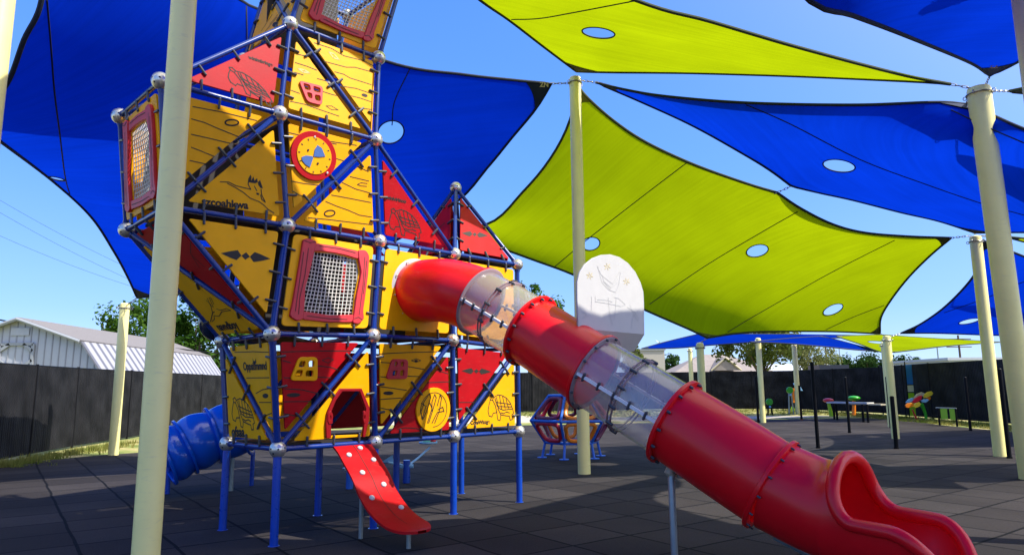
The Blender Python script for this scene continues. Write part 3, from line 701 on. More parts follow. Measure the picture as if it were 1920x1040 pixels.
# legs
for i in range(4):
    for j in range(2):
        p = NODE[i, j, 0]; g = MB(); g.tube([p+Z*-.06, V(p.x, p.y, .0)], .043, 18); g.tube([V(p.x, p.y, .006), V(p.x, p.y, .0)], .06, 18); mk('leg', g, M_bar, tower)
CLIPS = []
def frame(nodes, outward=None):
    P = [NODE[n] if isinstance(n, tuple) else n for n in nodes]
    c = sum(P, Vector())/len(P); n = Vector()
    for a, b in zip(P, P[1:]+P[:1]): n += (a-c).cross(b-c)
    n.normalize()
    core = outward or V(W(1, .5).x, W(1, .5).y, c.z)
    if n.dot(c-core) < 0: n = -n
    X = n.cross(Z)*-1 if abs(n.z) < .95 else UD.copy(); X.normalize()
    Y = n.cross(X); 
    if Y.z < 0: X = -X; Y = -Y
    if X.cross(Y).dot(n) < 0: X = -X
    return P, c, X, Y, n
def to2(P, c, X, Y): return [V((p-c).dot(X), (p-c).dot(Y)) for p in P]
def ccw(p2):
    a = sum(p2[i].x*p2[(i+1) % len(p2)].y-p2[(i+1) % len(p2)].x*p2[i].y for i in range(len(p2))); return a > 0
NPAN = [0]
def panel(nodes, m, name='board', ins=.085, art=None, holes=(), label=None, front=True, outward=None, shift=0.0):
    """a board hung inside its lattice triangle or square. art: list of items traced on its plane"""
    P, c, X, Y, n = frame(nodes, outward)
    p2 = to2(P, c, X, Y)
    if not ccw(p2): p2 = p2[::-1]
    q = inset(p2, ins); rp = roundpoly(q, .035)
    # keep only sane insets
    hs = []
    for h in holes: hs.append(to2([onplane(x, y, c, n) for x, y in h], c, X, Y))
    th = .011
    me = curve_mesh([rp]+hs, th-.003, .003, c+n*shift, X, Y, n)
    b = link(name, me, m, tower, sm=False, label=label, fix=False)
    off = th+shift
    if front:
        k = len(q)
        for i in range(k):
            a2, b2 = q[i], q[(i+1) % k]; L = (b2-a2).length; t = (b2-a2).normalized(); on = V(t.y, -t.x)
            cnt = 3 if L > .45 else 2
            for s_ in range(cnt):
                f = .16+.68*s_/(cnt-1) if cnt > 1 else .5
                e = a2+t*L*f; i0 = e-on*.035; o0 = e+on*(ins-.02)
                w0 = c+X*i0.x+Y*i0.y+n*(off+.012); w1 = c+X*o0.x+Y*o0.y+n*(.024)
                CLIPS.append((w0, w1))
    base = c+n*off
    ink = MB(); pale = MB(); col = {}
    for it in (art or []):
        kind = it[0]
        if kind in ('l', 'p'):
            wd = it[2] if len(it) > 2 else .010
            (ink if kind == 'l' else pale).ribbon([onplane(x, y, base, n) for x, y in it[1]], base, n, wd)
        elif kind in ('f', 'fp'):
            vv = [onplane(x, y, base, n)+n*.002 for x, y in it[1]]
            (ink if kind == 'f' else pale).add(vv, [tuple(range(len(vv)))])
        elif kind == 't':
            a = onplane(*it[2], base, n); e = onplane(*it[3], base, n); xx = (e-a).normalized(); yy = n.cross(xx)
            if yy.z < 0: yy = -yy
            me2 = text_mesh(it[1], 1.0, V(0, 0, 0), V(1, 0, 0), V(0, 1, 0), Z, 0)
            wdt = max(v_.co.x for v_ in me2.vertices); bpy.data.meshes.remove(me2)
            sz = (e-a).length/wdt
            me2 = text_mesh(it[1], sz, V(0, 0, 0), xx, yy, xx.cross(yy), 0); me2.transform(Matrix.Translation(a+n*.003))
            link('lettering', me2, M_ink, b, sm=False, fix=False)
    if ink.v: mk('engraving', ink, M_ink, b, sm=False, fix=False)
    if pale.v: mk('engraving', pale, M_lightink, b, sm=False, fix=False)
    return b, base, X, Y, n
def ell(cx, cy, rx, ry, rot=0, n=20):
    r = math.radians(rot); return [(cx+rx*math.cos(a)*math.cos(r)-ry*math.sin(a)*math.sin(r), cy+rx*math.cos(a)*math.sin(r)+ry*math.sin(a)*math.cos(r)) for a in [i*6.2832/n for i in range(n)]]
def knot(cx, cy, rx, ry, rot=0):
    e = ell(cx, cy, rx, ry, rot); return ('l', e+e[:1], .016)
TURT = [[(.22, .10), (.38, .01), (.55, .04), (.73, .15), (.87, .33), (.96, .56)], [(.27, .13), (.33, .36), (.42, .51), (.60, .59), (.82, .56), (.96, .56)],
        [(.33, .10), (.40, .48)], [(.45, .05), (.53, .54)], [(.57, .08), (.67, .54)], [(.70, .17), (.80, .52)], [(.30, .28), (.88, .38)], [(.36, .44), (.93, .48)],
        [(.07, .08), (.15, .02), (.22, .10), (.18, .20), (.09, .18), (.07, .08)], [(.09, .18), (.04, .36), (0, .60), (.04, .78), (.15, .82), (.20, .69), (.35, .66)],
        [(.18, .20), (.29, .42), (.34, .66), (.38, .94), (.47, .97), (.50, .76), (.38, .52)], [(.50, .76), (.69, .80), (.83, .82), (.86, .97), (.95, .95), (.93, .77), (1, .72), (.96, .56)],
        [(.50, .68), (.60, .72), (.72, .66), (.84, .70)]]
def turtle(o, x1, y1, w_=.010, k='l'):
    """o = pixel of the top left, x1 = pixel vector along x, y1 = along y"""
    return [(k, [(o[0]+a*x1[0]+b*y1[0], o[1]+a*x1[1]+b*y1[1]) for a, b in st], w_) for st in TURT]
def lozenges(cx, cy, s, rot=0):
    r = math.radians(rot); out = []
    for pts in ([(-1, 0), (-.62, .13), (-.34, .20), (-.17, .0), (-.34, -.20), (-.62, -.13)], [(-.17, 0), (0, .15), (.17, 0), (0, -.15)], [(1, 0), (.62, -.13), (.34, -.20), (.17, 0), (.34, .20), (.62, .13)]):
        out.append(('f', [(cx+s*(x*math.cos(r)-y*math.sin(r)), cy+s*(x*math.sin(r)+y*math.cos(r))) for x, y in pts]))
    return out
def lines(R, *L): return [('l', R(l)) for l in L]
N_ = NODE
# --- left lower face
panel([(0, 1, 0), (0, 0, 0), (0, 1, 1)], M_yel, art=turtle((434, 742), (42, 10), (2, 56), .013)+[('t', 'ofsaa', (435, 817), (459, 818))], label='yellow board with an engraved turtle', outward=W(1, .5, 1.5))
panel([(0, 0, 0), (0, 0, 1), (0, 1, 1)], M_yel, art=lines(Rg, [(240, 160), (380, 155), (500, 160)], [(330, 352), (500, 350)], [(400, 468), (450, 440), (505, 430)], [(425, 535), (515, 535)], [(468, 635), (520, 615)])+
      [('f', ell(498, 741.5, 5.5, 4.5)), ('f', Rg([(375, 200), (383, 225), (395, 225), (400, 200), (403, 235), (395, 250), (385, 245), (378, 228)])), ('t', 'Oppsi!mmnd', (457, 693), (501, 692))], outward=W(1, .5, 1.5))
# --- front row, level 0-1
panel([(0, 0, 0), (0, 0, 1), (1, 0, 1)], M_red, art=lines(Rg, [(590, 158), (850, 150), (1135, 150)], [(600, 222), (660, 238)], [(860, 262), (960, 272), (1010, 290)], [(610, 350), (655, 352)], [(855, 345), (960, 350)], [(610, 432), (740, 440), (870, 470)], [(610, 530), (820, 528)], [(610, 620), (660, 628), (710, 640)])+
      [('f', ell(550, 740, 13, 4, -2)), ('l', Rg([(895, 220), (940, 200), (980, 215), (940, 240), (895, 220)]), .008)],
      holes=[Rg(h) for h in ([(722, 225), (762, 225), (752, 270), (705, 270)], [(788, 222), (825, 222), (824, 268), (775, 268)], [(695, 292), (742, 292), (732, 340), (678, 340)], [(765, 295), (818, 295), (816, 340), (758, 340)])])
doorh = Rg([(948, 785), (935, 700), (945, 620), (985, 510), (1032, 445), (1170, 448), (1218, 580), (1215, 660), (1190, 775)])
panel([(0, 0, 0), (1, 0, 0), (1, 0, 1)], M_yel, ins=.075, holes=[doorh])
panel([(1, 0, 0), (1, 0, 1), (2, 0, 1)], M_yel, art=lines(Rh, [(210, 172), (400, 162), (640, 155)], [(215, 235), (290, 240)], [(405, 265), (470, 275), (545, 290)], [(215, 343), (260, 347)], [(400, 338), (500, 342)], [(215, 418), (300, 428), (410, 445)], [(215, 512), (370, 502)], [(215, 578), (290, 592)])+[('f', ell(728, 736.5, 9.5, 3.5)), ('l', Rh([(445, 222), (480, 208), (515, 222), (480, 235), (445, 222)]), .008), ('f', ell(780, 676, 3.4, 2))],
      holes=[Rh(h) for h in ([(308, 230), (330, 230), (325, 262), (302, 262)], [(355, 230), (378, 230), (376, 265), (350, 265)], [(295, 295), (328, 295), (322, 335), (288, 335)], [(350, 292), (378, 292), (376, 335), (345, 335)])])
panel([(1, 0, 0), (2, 0, 0), (2, 0, 1)], M_red, art=lines(Rh, [(420, 530), (470, 520)], [(560, 388), (730, 380)], [(640, 295), (720, 320)], [(340, 735), (400, 725), (480, 730), (600, 765)]))
panel([(2, 0, 0), (2, 0, 1), (3, 0, 1)], M_red, art=lozenges(893, 695.5, 28, 2)+lines(Rh, [(805, 535), (910, 535)]))
panel([(2, 0, 0), (3, 0, 0), (3, 0, 1)], M_yel, art=turtle((915, 740), (48, -2), (0, 50), .012)+[('t', 'ConsWizzge', (882, 795), (918, 793))], label='yellow board with an engraved turtle')
# --- level 1-2
panel([(-1, 0, 2), (0, 0, 2), (0, 0, 1)], M_yel, ins=.09, art=lozenges(460.5, 480, 47, 6.5))
panel([(-1, 0, 2), (-1, 1, 2), (0, 0, 1)], M_red, art=lines(Re, [(150, 210), (150, 300), (215, 405)], [(155, 310), (255, 400)]), outward=W(1, .5, 4))
panel([(-1, 1, 2), (0, 0, 1), (0, 1, 1)], M_yel, art=[('l', Re([(300, 810), (315, 745), (300, 680), (268, 650)]), .012)]+lines(Re, [(275, 635), (300, 690), (320, 700), (290, 630)], [(300, 628), (325, 680)], [(345, 715), (375, 725), (420, 712), (452, 725), (385, 735), (365, 768), (325, 765), (330, 790), (312, 810)], [(315, 745), (330, 735)])+[('t', 'navndboy', (412, 619), (450, 614))], outward=W(1, .5, 4))
# panels with a net window framed by logs
def logwindow(nodes, outward=None, dark=False):
    P, c, X, Y, n = frame(nodes, outward)
    p2 = to2(P, c, X, Y)
    # order: TL TR BR BL given by nodes
    q = inset(p2 if ccw(p2) else p2[::-1], .085)
    if not ccw(p2): q = q[::-1]
        # inset() of the reversed list starts one vertex earlier
    TL, TR, BR, BL = sorted_quad(q)
    def bil(s_, t_): return (TL*(1-s_)+TR*s_)*(1-t_)+(BL*(1-s_)+BR*s_)*t_
    op = [bil(.24, .17), bil(.5, .155), bil(.79, .19), bil(.835, .34), bil(.80, .62), bil(.80, .85), bil(.5, .87), bil(.20, .84), bil(.19, .60), bil(.225, .36)]
    me = curve_mesh([roundpoly([TL, BL, BR, TR] if ccw([TL, BL, BR, TR]) else [TL, TR, BR, BL], .06, 5), op], .008, .003, c, X, Y, n)
    b = link('window_board', me, M_yel, tower, sm=False, fix=False)
    k = [TL, BL, BR, TR]
    for i in range(4):
        a2, b2 = k[i], k[(i+1) % 4]; L = (b2-a2).length; t = (b2-a2).normalized(); on = V(t.y, -t.x)
        if on.dot(a2+b2) < 0: on = -on
        for f in (.18, .5, .82):
            e = a2+t*L*f; CLIPS.append((c+X*(e-on*.03).x+Y*(e-on*.03).y+n*.022, c+X*(e+on*.065).x+Y*(e+on*.065).y+n*.024))
    logs = [[(.10, .05), (.18, .035), (.26, .06), (.245, .17), (.225, .36), (.19, .6), (.205, .78), (.21, .93), (.14, .95), (.06, .90), (.075, .75), (.085, .5), (.095, .25)],
            [(.78, .08), (.88, .07), (.93, .13), (.935, .35), (.92, .6), (.905, .8), (.925, .90), (.86, .96), (.785, .95), (.795, .85), (.81, .62), (.845, .34), (.80, .2)],
            [(.25, .075), (.5, .07), (.79, .09), (.80, .19), (.65, .165), (.5, .155), (.36, .155), (.235, .17)],
            [(.20, .84), (.5, .87), (.80, .85), (.79, .94), (.5, .95), (.205, .93)]]
    for kk, lg in enumerate(logs):
        poly = roundpoly([bil(*p) for p in lg], .03, 3)
        me = curve_mesh([poly], .014 if kk < 2 else .009, .006, c+n*(.027 if kk < 2 else .021), X, Y, n); L_ = link('log_frame', me, M_redlog, b, sm=False, fix=False)
        g = MB(); bs = c+n*((.048) if kk < 2 else .0375)
        def w3(s_, t_): q2 = bil(s_, t_); return bs+X*q2.x+Y*q2.y
        if kk == 0: LL = [[(.12, .2), (.115, .5), (.11, .85)], [(.17, .15), (.165, .45), (.14, .7), (.15, .88)], [(.11, .07), (.18, .085), (.24, .065)]]
        elif kk == 1: LL = [[(.87, .16), (.875, .5), (.855, .85)], [(.90, .2), (.89, .6)], [(.80, .90), (.85, .88), (.90, .91)]]
        elif kk == 2: LL = [[(.3, .10), (.55, .10), (.75, .12)]]
        else: LL = [[(.25, .89), (.5, .91), (.72, .91)]]
        for l_ in LL: g.ribbon([w3(*p) for p in l_], bs, n, .007)
        mk('engraving', g, M_ink, b, sm=False, fix=False)
    g = MB()
    def netp(s_, t_):
        e0 = .2+.6*s_+.03*(1-2*t_)*(1-s_); q2 = bil(e0+.025*math.sin(3.1*t_), .16+.70*t_); return c+X*q2.x+Y*q2.y-n*(.012+.05*math.sin(math.pi*s_)*math.sin(math.pi*t_))
    for i in range(15): g.tube([netp(i/14, t_/8) for t_ in range(9)], .0055, 5)
    for i in range(17): g.tube([netp(s_/8, i/16) for s_ in range(9)], .0055, 5)
    mk('rope_net', g, M_rope, b)
def sorted_quad(q):
    top = sorted(q, key=lambda p: -p.y)[:2]; bot = sorted(q, key=lambda p: -p.y)[2:]
    top.sort(key=lambda p: p.x); bot.sort(key=lambda p: p.x); return top[0], top[1], bot[1], bot[0]
logwindow([(0, 0, 1), (1, 0, 1), (1, 0, 2), (0, 0, 2)])
logwindow([(0, 0, 4), (1, 0, 4), (1, 0, 5), (0, 0, 5)])
logwindow([(-1, 1, 2), (-1, 0, 2), (-1, 0, 3), (-1, 1, 3)], outward=W(1, .5, 4))
# slide doorway board
SC = W(1.49, -.03, 2.78)
P, c, X, Y, n = frame([(1, 0, 1), (2, 0, 1), (2, 0, 2), (1, 0, 2)])
cc = V((SC-c).dot(X), (SC-c).dot(Y))
p2 = to2(P, c, X, Y); q = inset(p2 if ccw(p2) else p2[::-1], .085)
me = curve_mesh([roundpoly(q, .06, 5), [cc+V(.37*math.cos(a), .37*math.sin(a)) for a in [i*6.2832/40 for i in range(40)]]], .008, .003, c, X, Y, n)
link('slide_board', me, M_yel, tower, sm=False, fix=False)
for i in range(4):
    a2, b2 = q[i], q[(i+1) % 4]; L = (b2-a2).length; t = (b2-a2).normalized(); on = V(t.y, -t.x)
    for f in (.18, .5, .82): e = a2+t*L*f; CLIPS.append((c+X*(e-on*.03).x+Y*(e-on*.03).y+n*.022, c+X*(e+on*.065).x+Y*(e+on*.065).y+n*.024))
panel([(2, 0, 1), (3, 0, 1), (3, 0, 2), (2, 0, 2)], M_yel)
# --- level 2-3
panel([(-1, 0, 2), (-1, 0, 3), (0, 0, 3)], M_yel, art=lines(Rc, [(600, 75), (800, 112), (1045, 172)], [(590, 160), (680, 185), (770, 225), (915, 283)], [(590, 268), (700, 292), (858, 330)], [(590, 358), (660, 385), (748, 422)], [(580, 450), (693, 475)])+[knot(434.6, 230, 12.5, 5.5)])
panel([(-1, 0, 2), (0, 0, 2), (0, 0, 3)], M_yel, art=lines(Rc, [(790, 598), (850, 600), (900, 625), (1003, 650), (985, 615), (988, 590)], [(840, 608), (900, 640), (950, 670), (1000, 712), (1060, 735), (1095, 760), (1125, 790), (1165, 815)],
      [(1028, 628), (1045, 660)], [(1075, 650), (1080, 690), (1105, 740), (1080, 720), (1072, 690)])+
      [('f', Rc([(985, 580), (1000, 548), (1008, 562), (1006, 590), (1022, 560), (1028, 590), (1048, 572), (1052, 600), (1035, 608), (1010, 605), (990, 600)])), ('f', Rc([(1052, 600), (1068, 585), (1080, 620), (1088, 645), (1070, 640), (1056, 620)])), ('f', Rc([(1040, 672), (1060, 676), (1062, 690), (1045, 688)])),
       ('t', 'szcoahkwa', (378, 384), (465.5, 391.5))])
panel([(0, 0, 2), (0, 0, 3), (1, 0, 3)], M_yel, art=lines(Rd, [(222, 180), (330, 205), (500, 240), (700, 270)], [(560, 362), (610, 378)], [(245, 518), (330, 535), (440, 548)], [(250, 585), (300, 615), (350, 635)], [(500, 250), (560, 262)]))
panel([(0, 0, 2), (1, 0, 2), (1, 0, 3)], M_yel, art=lines(Rd, [(700, 415), (782, 452)], [(655, 487), (785, 518)], [(600, 528), (690, 572), (790, 600)], [(525, 615), (660, 640), (798, 667)], [(485, 660), (560, 692), (640, 720), (720, 755), (805, 768)], [(365, 773), (500, 785), (600, 797), (808, 822)])+
      [knot(618, 400, 10, 5.5, -8), ('l', Rd([(770, 555), (730, 552), (705, 542), (730, 530), (775, 535)]), .009)])
panel([(1, 0, 2), (2, 0, 2), (1, 0, 3)], M_red, art=turtle((729, 388), (60, 12), (1, 50), .012)+[('t', 'winivirinoo', (724, 373), (761, 381))], label='red board with an engraved turtle')
panel([(2, 0, 2), (3, 0, 2), (9, 0, 3)], M_red, art=lozenges(890, 439.5, 25, 6), outward=W(2.5, .5, 3.5))
panel([(2, 0, 2), (2, 1, 2), (9, 0, 3)], M_red, art=[('l', [(822, 429), (834, 418)], .02)], outward=W(2.5, .5, 3.5))
panel([(3, 0, 2), (3, 1, 2), (9, 0, 3)], M_red, outward=W(2.5, .5, 3.5), front=False)
panel([(2, 1, 2), (3, 1, 2), (9, 0, 3)], M_red, outward=W(2.5, .5, 3.5), front=False)
# --- level 3-4
panel([(-1, 0, 3), (0, 0, 3), (0, 0, 4)], M_red, art=[(k_, pts, wd) for k_, pts, wd in turtle((423, 120), (82, 42), (8, 42), .011)]+[('t', 'winimbringe', (466, 110), (511, 125))], label='red board with an engraved turtle, high up in the sun')
panel([(0, 0, 3), (1, 0, 3), (0, 0, 4)], M_yel, art=lines(Rb, [(415, 440), (480, 455)], [(405, 510), (500, 540), (580, 572)], [(400, 590), (470, 610)], [(370, 735), (440, 760)], [(615, 740), (700, 768), (740, 778)], [(365, 825), (480, 848), (600, 890), (760, 945)], [(585, 640), (660, 660)])+
      [('p', Rb([(430, 560), (480, 570), (522, 595), (470, 588), (430, 560)]), .016), ('l', Rb([(655, 862), (700, 862), (755, 895), (700, 892), (655, 862)]), .008)],
      holes=[Rb(h) for h in ([(458, 687), (512, 702), (520, 745), (475, 738)], [(540, 710), (598, 728), (598, 765), (545, 752)], [(487, 760), (530, 770), (532, 812), (502, 803)], [(552, 780), (598, 788), (598, 835), (556, 822)])])
panel([(1, 0, 3), (1, 0, 4), (0, 0, 4)], M_yel, art=lines(Rb, [(560, 350), (700, 395), (800, 455), (960, 495), (1045, 540)], [(640, 500), (820, 548), (890, 548), (1040, 590)], [(725, 585), (800, 605), (850, 635), (1025, 690)], [(770, 700), (900, 720), (1040, 768)], [(860, 780), (940, 800), (1020, 828)], [(900, 875), (1030, 892)])+
      [('p', Rb([(680, 425), (720, 440), (762, 488), (715, 470), (680, 425)]), .016), ('f', ell(683.5, 179, 6, 3, 18))])
panel([(0, 0, 4), (0, 1, 4), (0, 1, 5)], M_yel, art=lines(Rb, [(130, 255), (220, 120)], [(160, 260), (260, 140)], [(200, 200), (290, 90)], [(185, 85), (205, 55)])+[('f', ell(516, 46, 6, 4, -40))], outward=W(1, .5, 6))
panel([(0, 0, 4), (0, 0, 5), (0, 1, 5)], M_yel, outward=W(1, .5, 6))
# --- sides and back, plainer
for nd, m_ in (([(0, 1, 0), (1, 1, 0), (1, 1, 1), (0, 1, 1)], M_yel), ([(1, 1, 0), (2, 1, 0), (2, 1, 1), (1, 1, 1)], M_red), ([(2, 1, 0), (3, 1, 0), (3, 1, 1), (2, 1, 1)], M_yel),
               ([(3, 0, 0), (3, 1, 0), (3, 0, 1)], M_yel), ([(3, 1, 0), (3, 1, 1), (3, 0, 1)], M_red), ([(3, 0, 1), (3, 1, 1), (3, 1, 2), (3, 0, 2)], M_yel),
               ([(0, 1, 1), (1, 1, 1), (1, 1, 2), (0, 1, 2)], M_yel), ([(1, 1, 1), (2, 1, 1), (2, 1, 2), (1, 1, 2)], M_red), ([(2, 1, 1), (3, 1, 1), (3, 1, 2), (2, 1, 2)], M_yel),
               ([(0, 1, 2), (1, 1, 2), (1, 1, 3), (0, 1, 3)], M_yel), ([(-1, 1, 2), (0, 1, 2), (0, 1, 3), (-1, 1, 3)], M_yel), ([(1, 1, 2), (2, 1, 2), (1, 1, 3)], M_red), ([(-1, 1, 2), (0, 1, 2), (0, 1, 1)], M_yel),
               ([(0, 1, 3), (1, 1, 3), (1, 1, 4), (0, 1, 4)], M_yel), ([(1, 0, 3), (1, 1, 3), (1, 1, 4), (1, 0, 4)], M_yel), ([(0, 1, 4), (1, 1, 4), (1, 1, 5), (0, 1, 5)], M_yel), ([(1, 0, 4), (1, 1, 4), (1, 1, 5), (1, 0, 5)], M_yel)):
    panel(nd, m_, front=False, ins=.10, outward=W(1, .5, sum(NODE[x].z for x in nd)/len(nd)))
# decks
def deck(pts, z, dz=.03):
    g = MB(); P = [V(p.x, p.y, z) for p in pts]; n_ = len(P)
    g.add(P+[p+Z*dz for p in P], [tuple(range(n_)), tuple(range(n_, 2*n_))]+[(i, (i+1) % n_, n_+(i+1) % n_, n_+i) for i in range(n_)])
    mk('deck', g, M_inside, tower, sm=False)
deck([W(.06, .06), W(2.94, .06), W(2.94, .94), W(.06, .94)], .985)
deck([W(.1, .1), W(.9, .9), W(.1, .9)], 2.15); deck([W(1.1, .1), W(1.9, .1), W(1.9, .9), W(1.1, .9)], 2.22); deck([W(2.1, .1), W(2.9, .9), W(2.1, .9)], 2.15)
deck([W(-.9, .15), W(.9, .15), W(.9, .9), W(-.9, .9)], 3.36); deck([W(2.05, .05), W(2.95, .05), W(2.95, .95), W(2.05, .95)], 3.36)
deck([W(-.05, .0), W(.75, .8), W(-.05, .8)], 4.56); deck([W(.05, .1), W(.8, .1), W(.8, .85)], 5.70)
for (u0, u1, v_, z0, z1) in ((.10, .92, .55, 2.28, 3.3), (1.1, 1.9, .75, 2.3, 3.3), (-1.0, -.1, .7, 3.5, 4.45), (.0, .8, .6, 5.8, 6.8)):  # dark sheets added behind the windows, standing in for interior shade
    g = MB(); g.box(W((u0+u1)/2, v_, (z0+z1)/2), UD*(u1-u0)*CELL/2, VD*.012, Z*(z1-z0)/2); mk('interior_shade_sheet', g, M_inside, tower, sm=False)
# window frames
def paneframe(R, outer, panes, m_, nodes):
    P, c, X, Y, n = frame(nodes)
    o2 = to2([onplane(x, y, c, n) for x, y in R(outer)], c, X, Y); hs = [to2([onplane(x, y, c, n) for x, y in R(h)], c, X, Y) for h in panes]
    me = curve_mesh([roundpoly(o2, .05, 5)]+[roundpoly(h, .02, 3) for h in hs], .010, .004, c+n*.024, X, Y, n); link('window_frame', me, m_, tower, sm=False, fix=False)
paneframe(Rg, [(712, 195), (850, 195), (850, 372), (645, 370)], [[(722, 225), (762, 225), (752, 270), (705, 270)], [(788, 222), (825, 222), (824, 268), (775, 268)], [(695, 292), (742, 292), (732, 340), (678, 340)], [(765, 295), (818, 295), (816, 340), (758, 340)]], M_yel, [(0, 0, 0), (0, 0, 1), (1, 0, 1)])
paneframe(Rh, [(290, 208), (408, 212), (402, 358), (243, 360)], [[(308, 230), (330, 230), (325, 262), (302, 262)], [(355, 230), (378, 230), (376, 265), (350, 265)], [(295, 295), (328, 295), (322, 335), (288, 335)], [(350, 292), (378, 292), (376, 335), (345, 335)]], M_redlog, [(1, 0, 0), (1, 0, 1), (2, 0, 1)])
paneframe(Rb, [(422, 662), (620, 712), (612, 868), (492, 838)], [[(458, 687), (512, 702), (520, 745), (475, 738)], [(540, 710), (598, 728), (598, 765), (545, 752)], [(487, 760), (530, 770), (532, 812), (502, 803)], [(552, 780), (598, 788), (598, 835), (556, 822)]], M_redlog, [(0, 0, 3), (1, 0, 3), (0, 0, 4)])
# doorway frame
P, c, X, Y, n = frame([(0, 0, 0), (1, 0, 0), (1, 0, 1)])
def d2(R, pts): return to2([onplane(x, y, c, n) for x, y in R(pts)], c, X, Y)
me = curve_mesh([d2(Rg, [(915, 800), (912, 690), (925, 600), (970, 500), (1020, 430), (1180, 430), (1238, 570), (1235, 660), (1205, 790), (1188, 790), (1200, 665), (1212, 580), (1165, 450), (1035, 450), (985, 520), (945, 620), (950, 700), (950, 800)])], .012, .004, c+n*.024, X, Y, n); link('door_frame', me, M_dred, tower, sm=False, fix=False)
for hx in ([(925, 620), (945, 592), (962, 620), (958, 690), (932, 695), (922, 670)], [(1190, 610), (1200, 595), (1212, 610), (1210, 680), (1196, 690), (1188, 660)]):
    a = d2(Rg, hx); me = curve_mesh([a, [p*.35+sum(a, V(0, 0))/len(a)*.65 for p in a][::-1]], .014, .003, c+n*.030, X, Y, n); link('hand_grip', me, M_dred, tower, sm=False, fix=False)
# clock dial (red ring, yellow face, blue shapes)
P, c, X, Y, n = frame([(0, 0, 2), (0, 0, 3), (1, 0, 3)])
ce = onplane(586.5, 293, c, n); R1 = (onplane(629, 296, c, n)-onplane(544, 290, c, n)).length/2
def disc(o, r, z0, z1, m_, name, par, X=X, Y=Y, n=n, seg=40, bev=.004):
    me = curve_mesh([[V(r*math.cos(a), r*math.sin(a)) for a in [i*6.2832/seg for i in range(seg)]]], (z1-z0)/2-bev, bev, o+n*(z0+z1)/2, X, Y, n); return link(name, me, m_, par, sm=False, fix=False)
dial = disc(ce, R1, .012, .036, M_red, 'dial_ring', tower); disc(ce, R1*.76, .03, .044, M_yel, 'dial_face', dial)
g = MB()
for i in range(12):
    a = i*math.pi/6; p = ce+n*.0455+(X*math.cos(a)+Y*math.sin(a))*R1*.64; q2 = ce+n*.0455+(X*math.cos(a)+Y*math.sin(a))*R1*.70; g.ribbon([p, q2], ce, n, .012)
mk('engraving', g, M_ink, dial, sm=False, fix=False)
def shape(R, pts, z, th_, m_, name, par):
    p = to2([onplane(x, y, c+n*z, n) for x, y in R(pts)], c, X, Y); me = curve_mesh([p], th_, .001, c+n*z, X, Y, n); return link(name, me, m_, par, sm=False, fix=False)
M_dblue = mat('slate blue inlay', (.06, .14, .38), .4)
shape(Rd, [(428, 268), (458, 290), (482, 348), (440, 352), (400, 348), (408, 300)], .047, .004, M_dblue, 'dial_hand', dial)
shape(Rd, [(318, 352), (345, 340), (392, 345), (398, 358), (375, 424), (345, 405), (322, 378)], .047, .004, M_dblue, 'dial_hand', dial)
for x_, y_ in ((364, 303), (431, 396), (410, 210), (497, 460)):
    shape(Rd, ell(x_, y_, 7, 8, n=10), .048, .003, M_ink if x_ in (364, 431) else M_ball, 'bolt', dial)
# yellow maze disc
P, c, X, Y, n = frame([(1, 0, 0), (2, 0, 0), (2, 0, 1)])
ce = onplane(810, 767, c, n); R1 = (onplane(810, 726, c, n)-onplane(810, 808, c, n)).length/2
md = disc(ce, R1, .012, .036, M_yel, 'maze_disc', tower, X, Y, n)
g = MB(); g.ribbon([ce+n*.037+(X*math.cos(a)+Y*math.sin(a))*R1*.78 for a in [i*6.2832/36 for i in range(-9, 20)]], ce, n, .008)
for pts in ([(520, 600), (540, 530), (580, 470), (590, 500), (560, 600), (530, 665)], [(600, 600), (600, 530), (620, 475), (632, 500), (610, 580), (575, 690)], [(640, 560), (660, 480), (672, 500), (655, 600), (620, 690)], [(515, 590), (525, 660), (545, 600), (555, 560)], [(565, 690), (600, 580), (585, 540)], [(600, 690), (640, 610), (690, 600)], [(645, 590), (680, 570), (690, 605)], [(520, 540), (545, 560)]):
    g.ribbon([onplane(x, y, ce+n*.037, n) for x, y in Rh(pts)], ce, n, .012)
mk('engraving', g, M_ink, md, sm=False, fix=False)
# dark bubble dome on the hidden side
ctr = W(.25, 1.62, 2.35)
ctr = at(404, 601, W(-.1, 1.1).y+.12)
g = MB(); g.sphere(ctr, .24, 24, 16, sq=(.8, .8, 1)); mk('bubble_dome', g, mat('dark tinted dome', (.01, .02, .045), .12), tower)
# clips
CLIPS.sort(key=lambda ab: (ab[0]-EYEP).length)
for a, b in CLIPS[:100]:
    g = MB(); g.capsule(a, b, .0135, 8); mk('clip', g, M_clip, tower)
g = MB()
for a, b in CLIPS[100:]: g.capsule(a, b, .0155, 6)
o = mk('clip', g, M_clip, tower); o['kind'] = 'stuff'
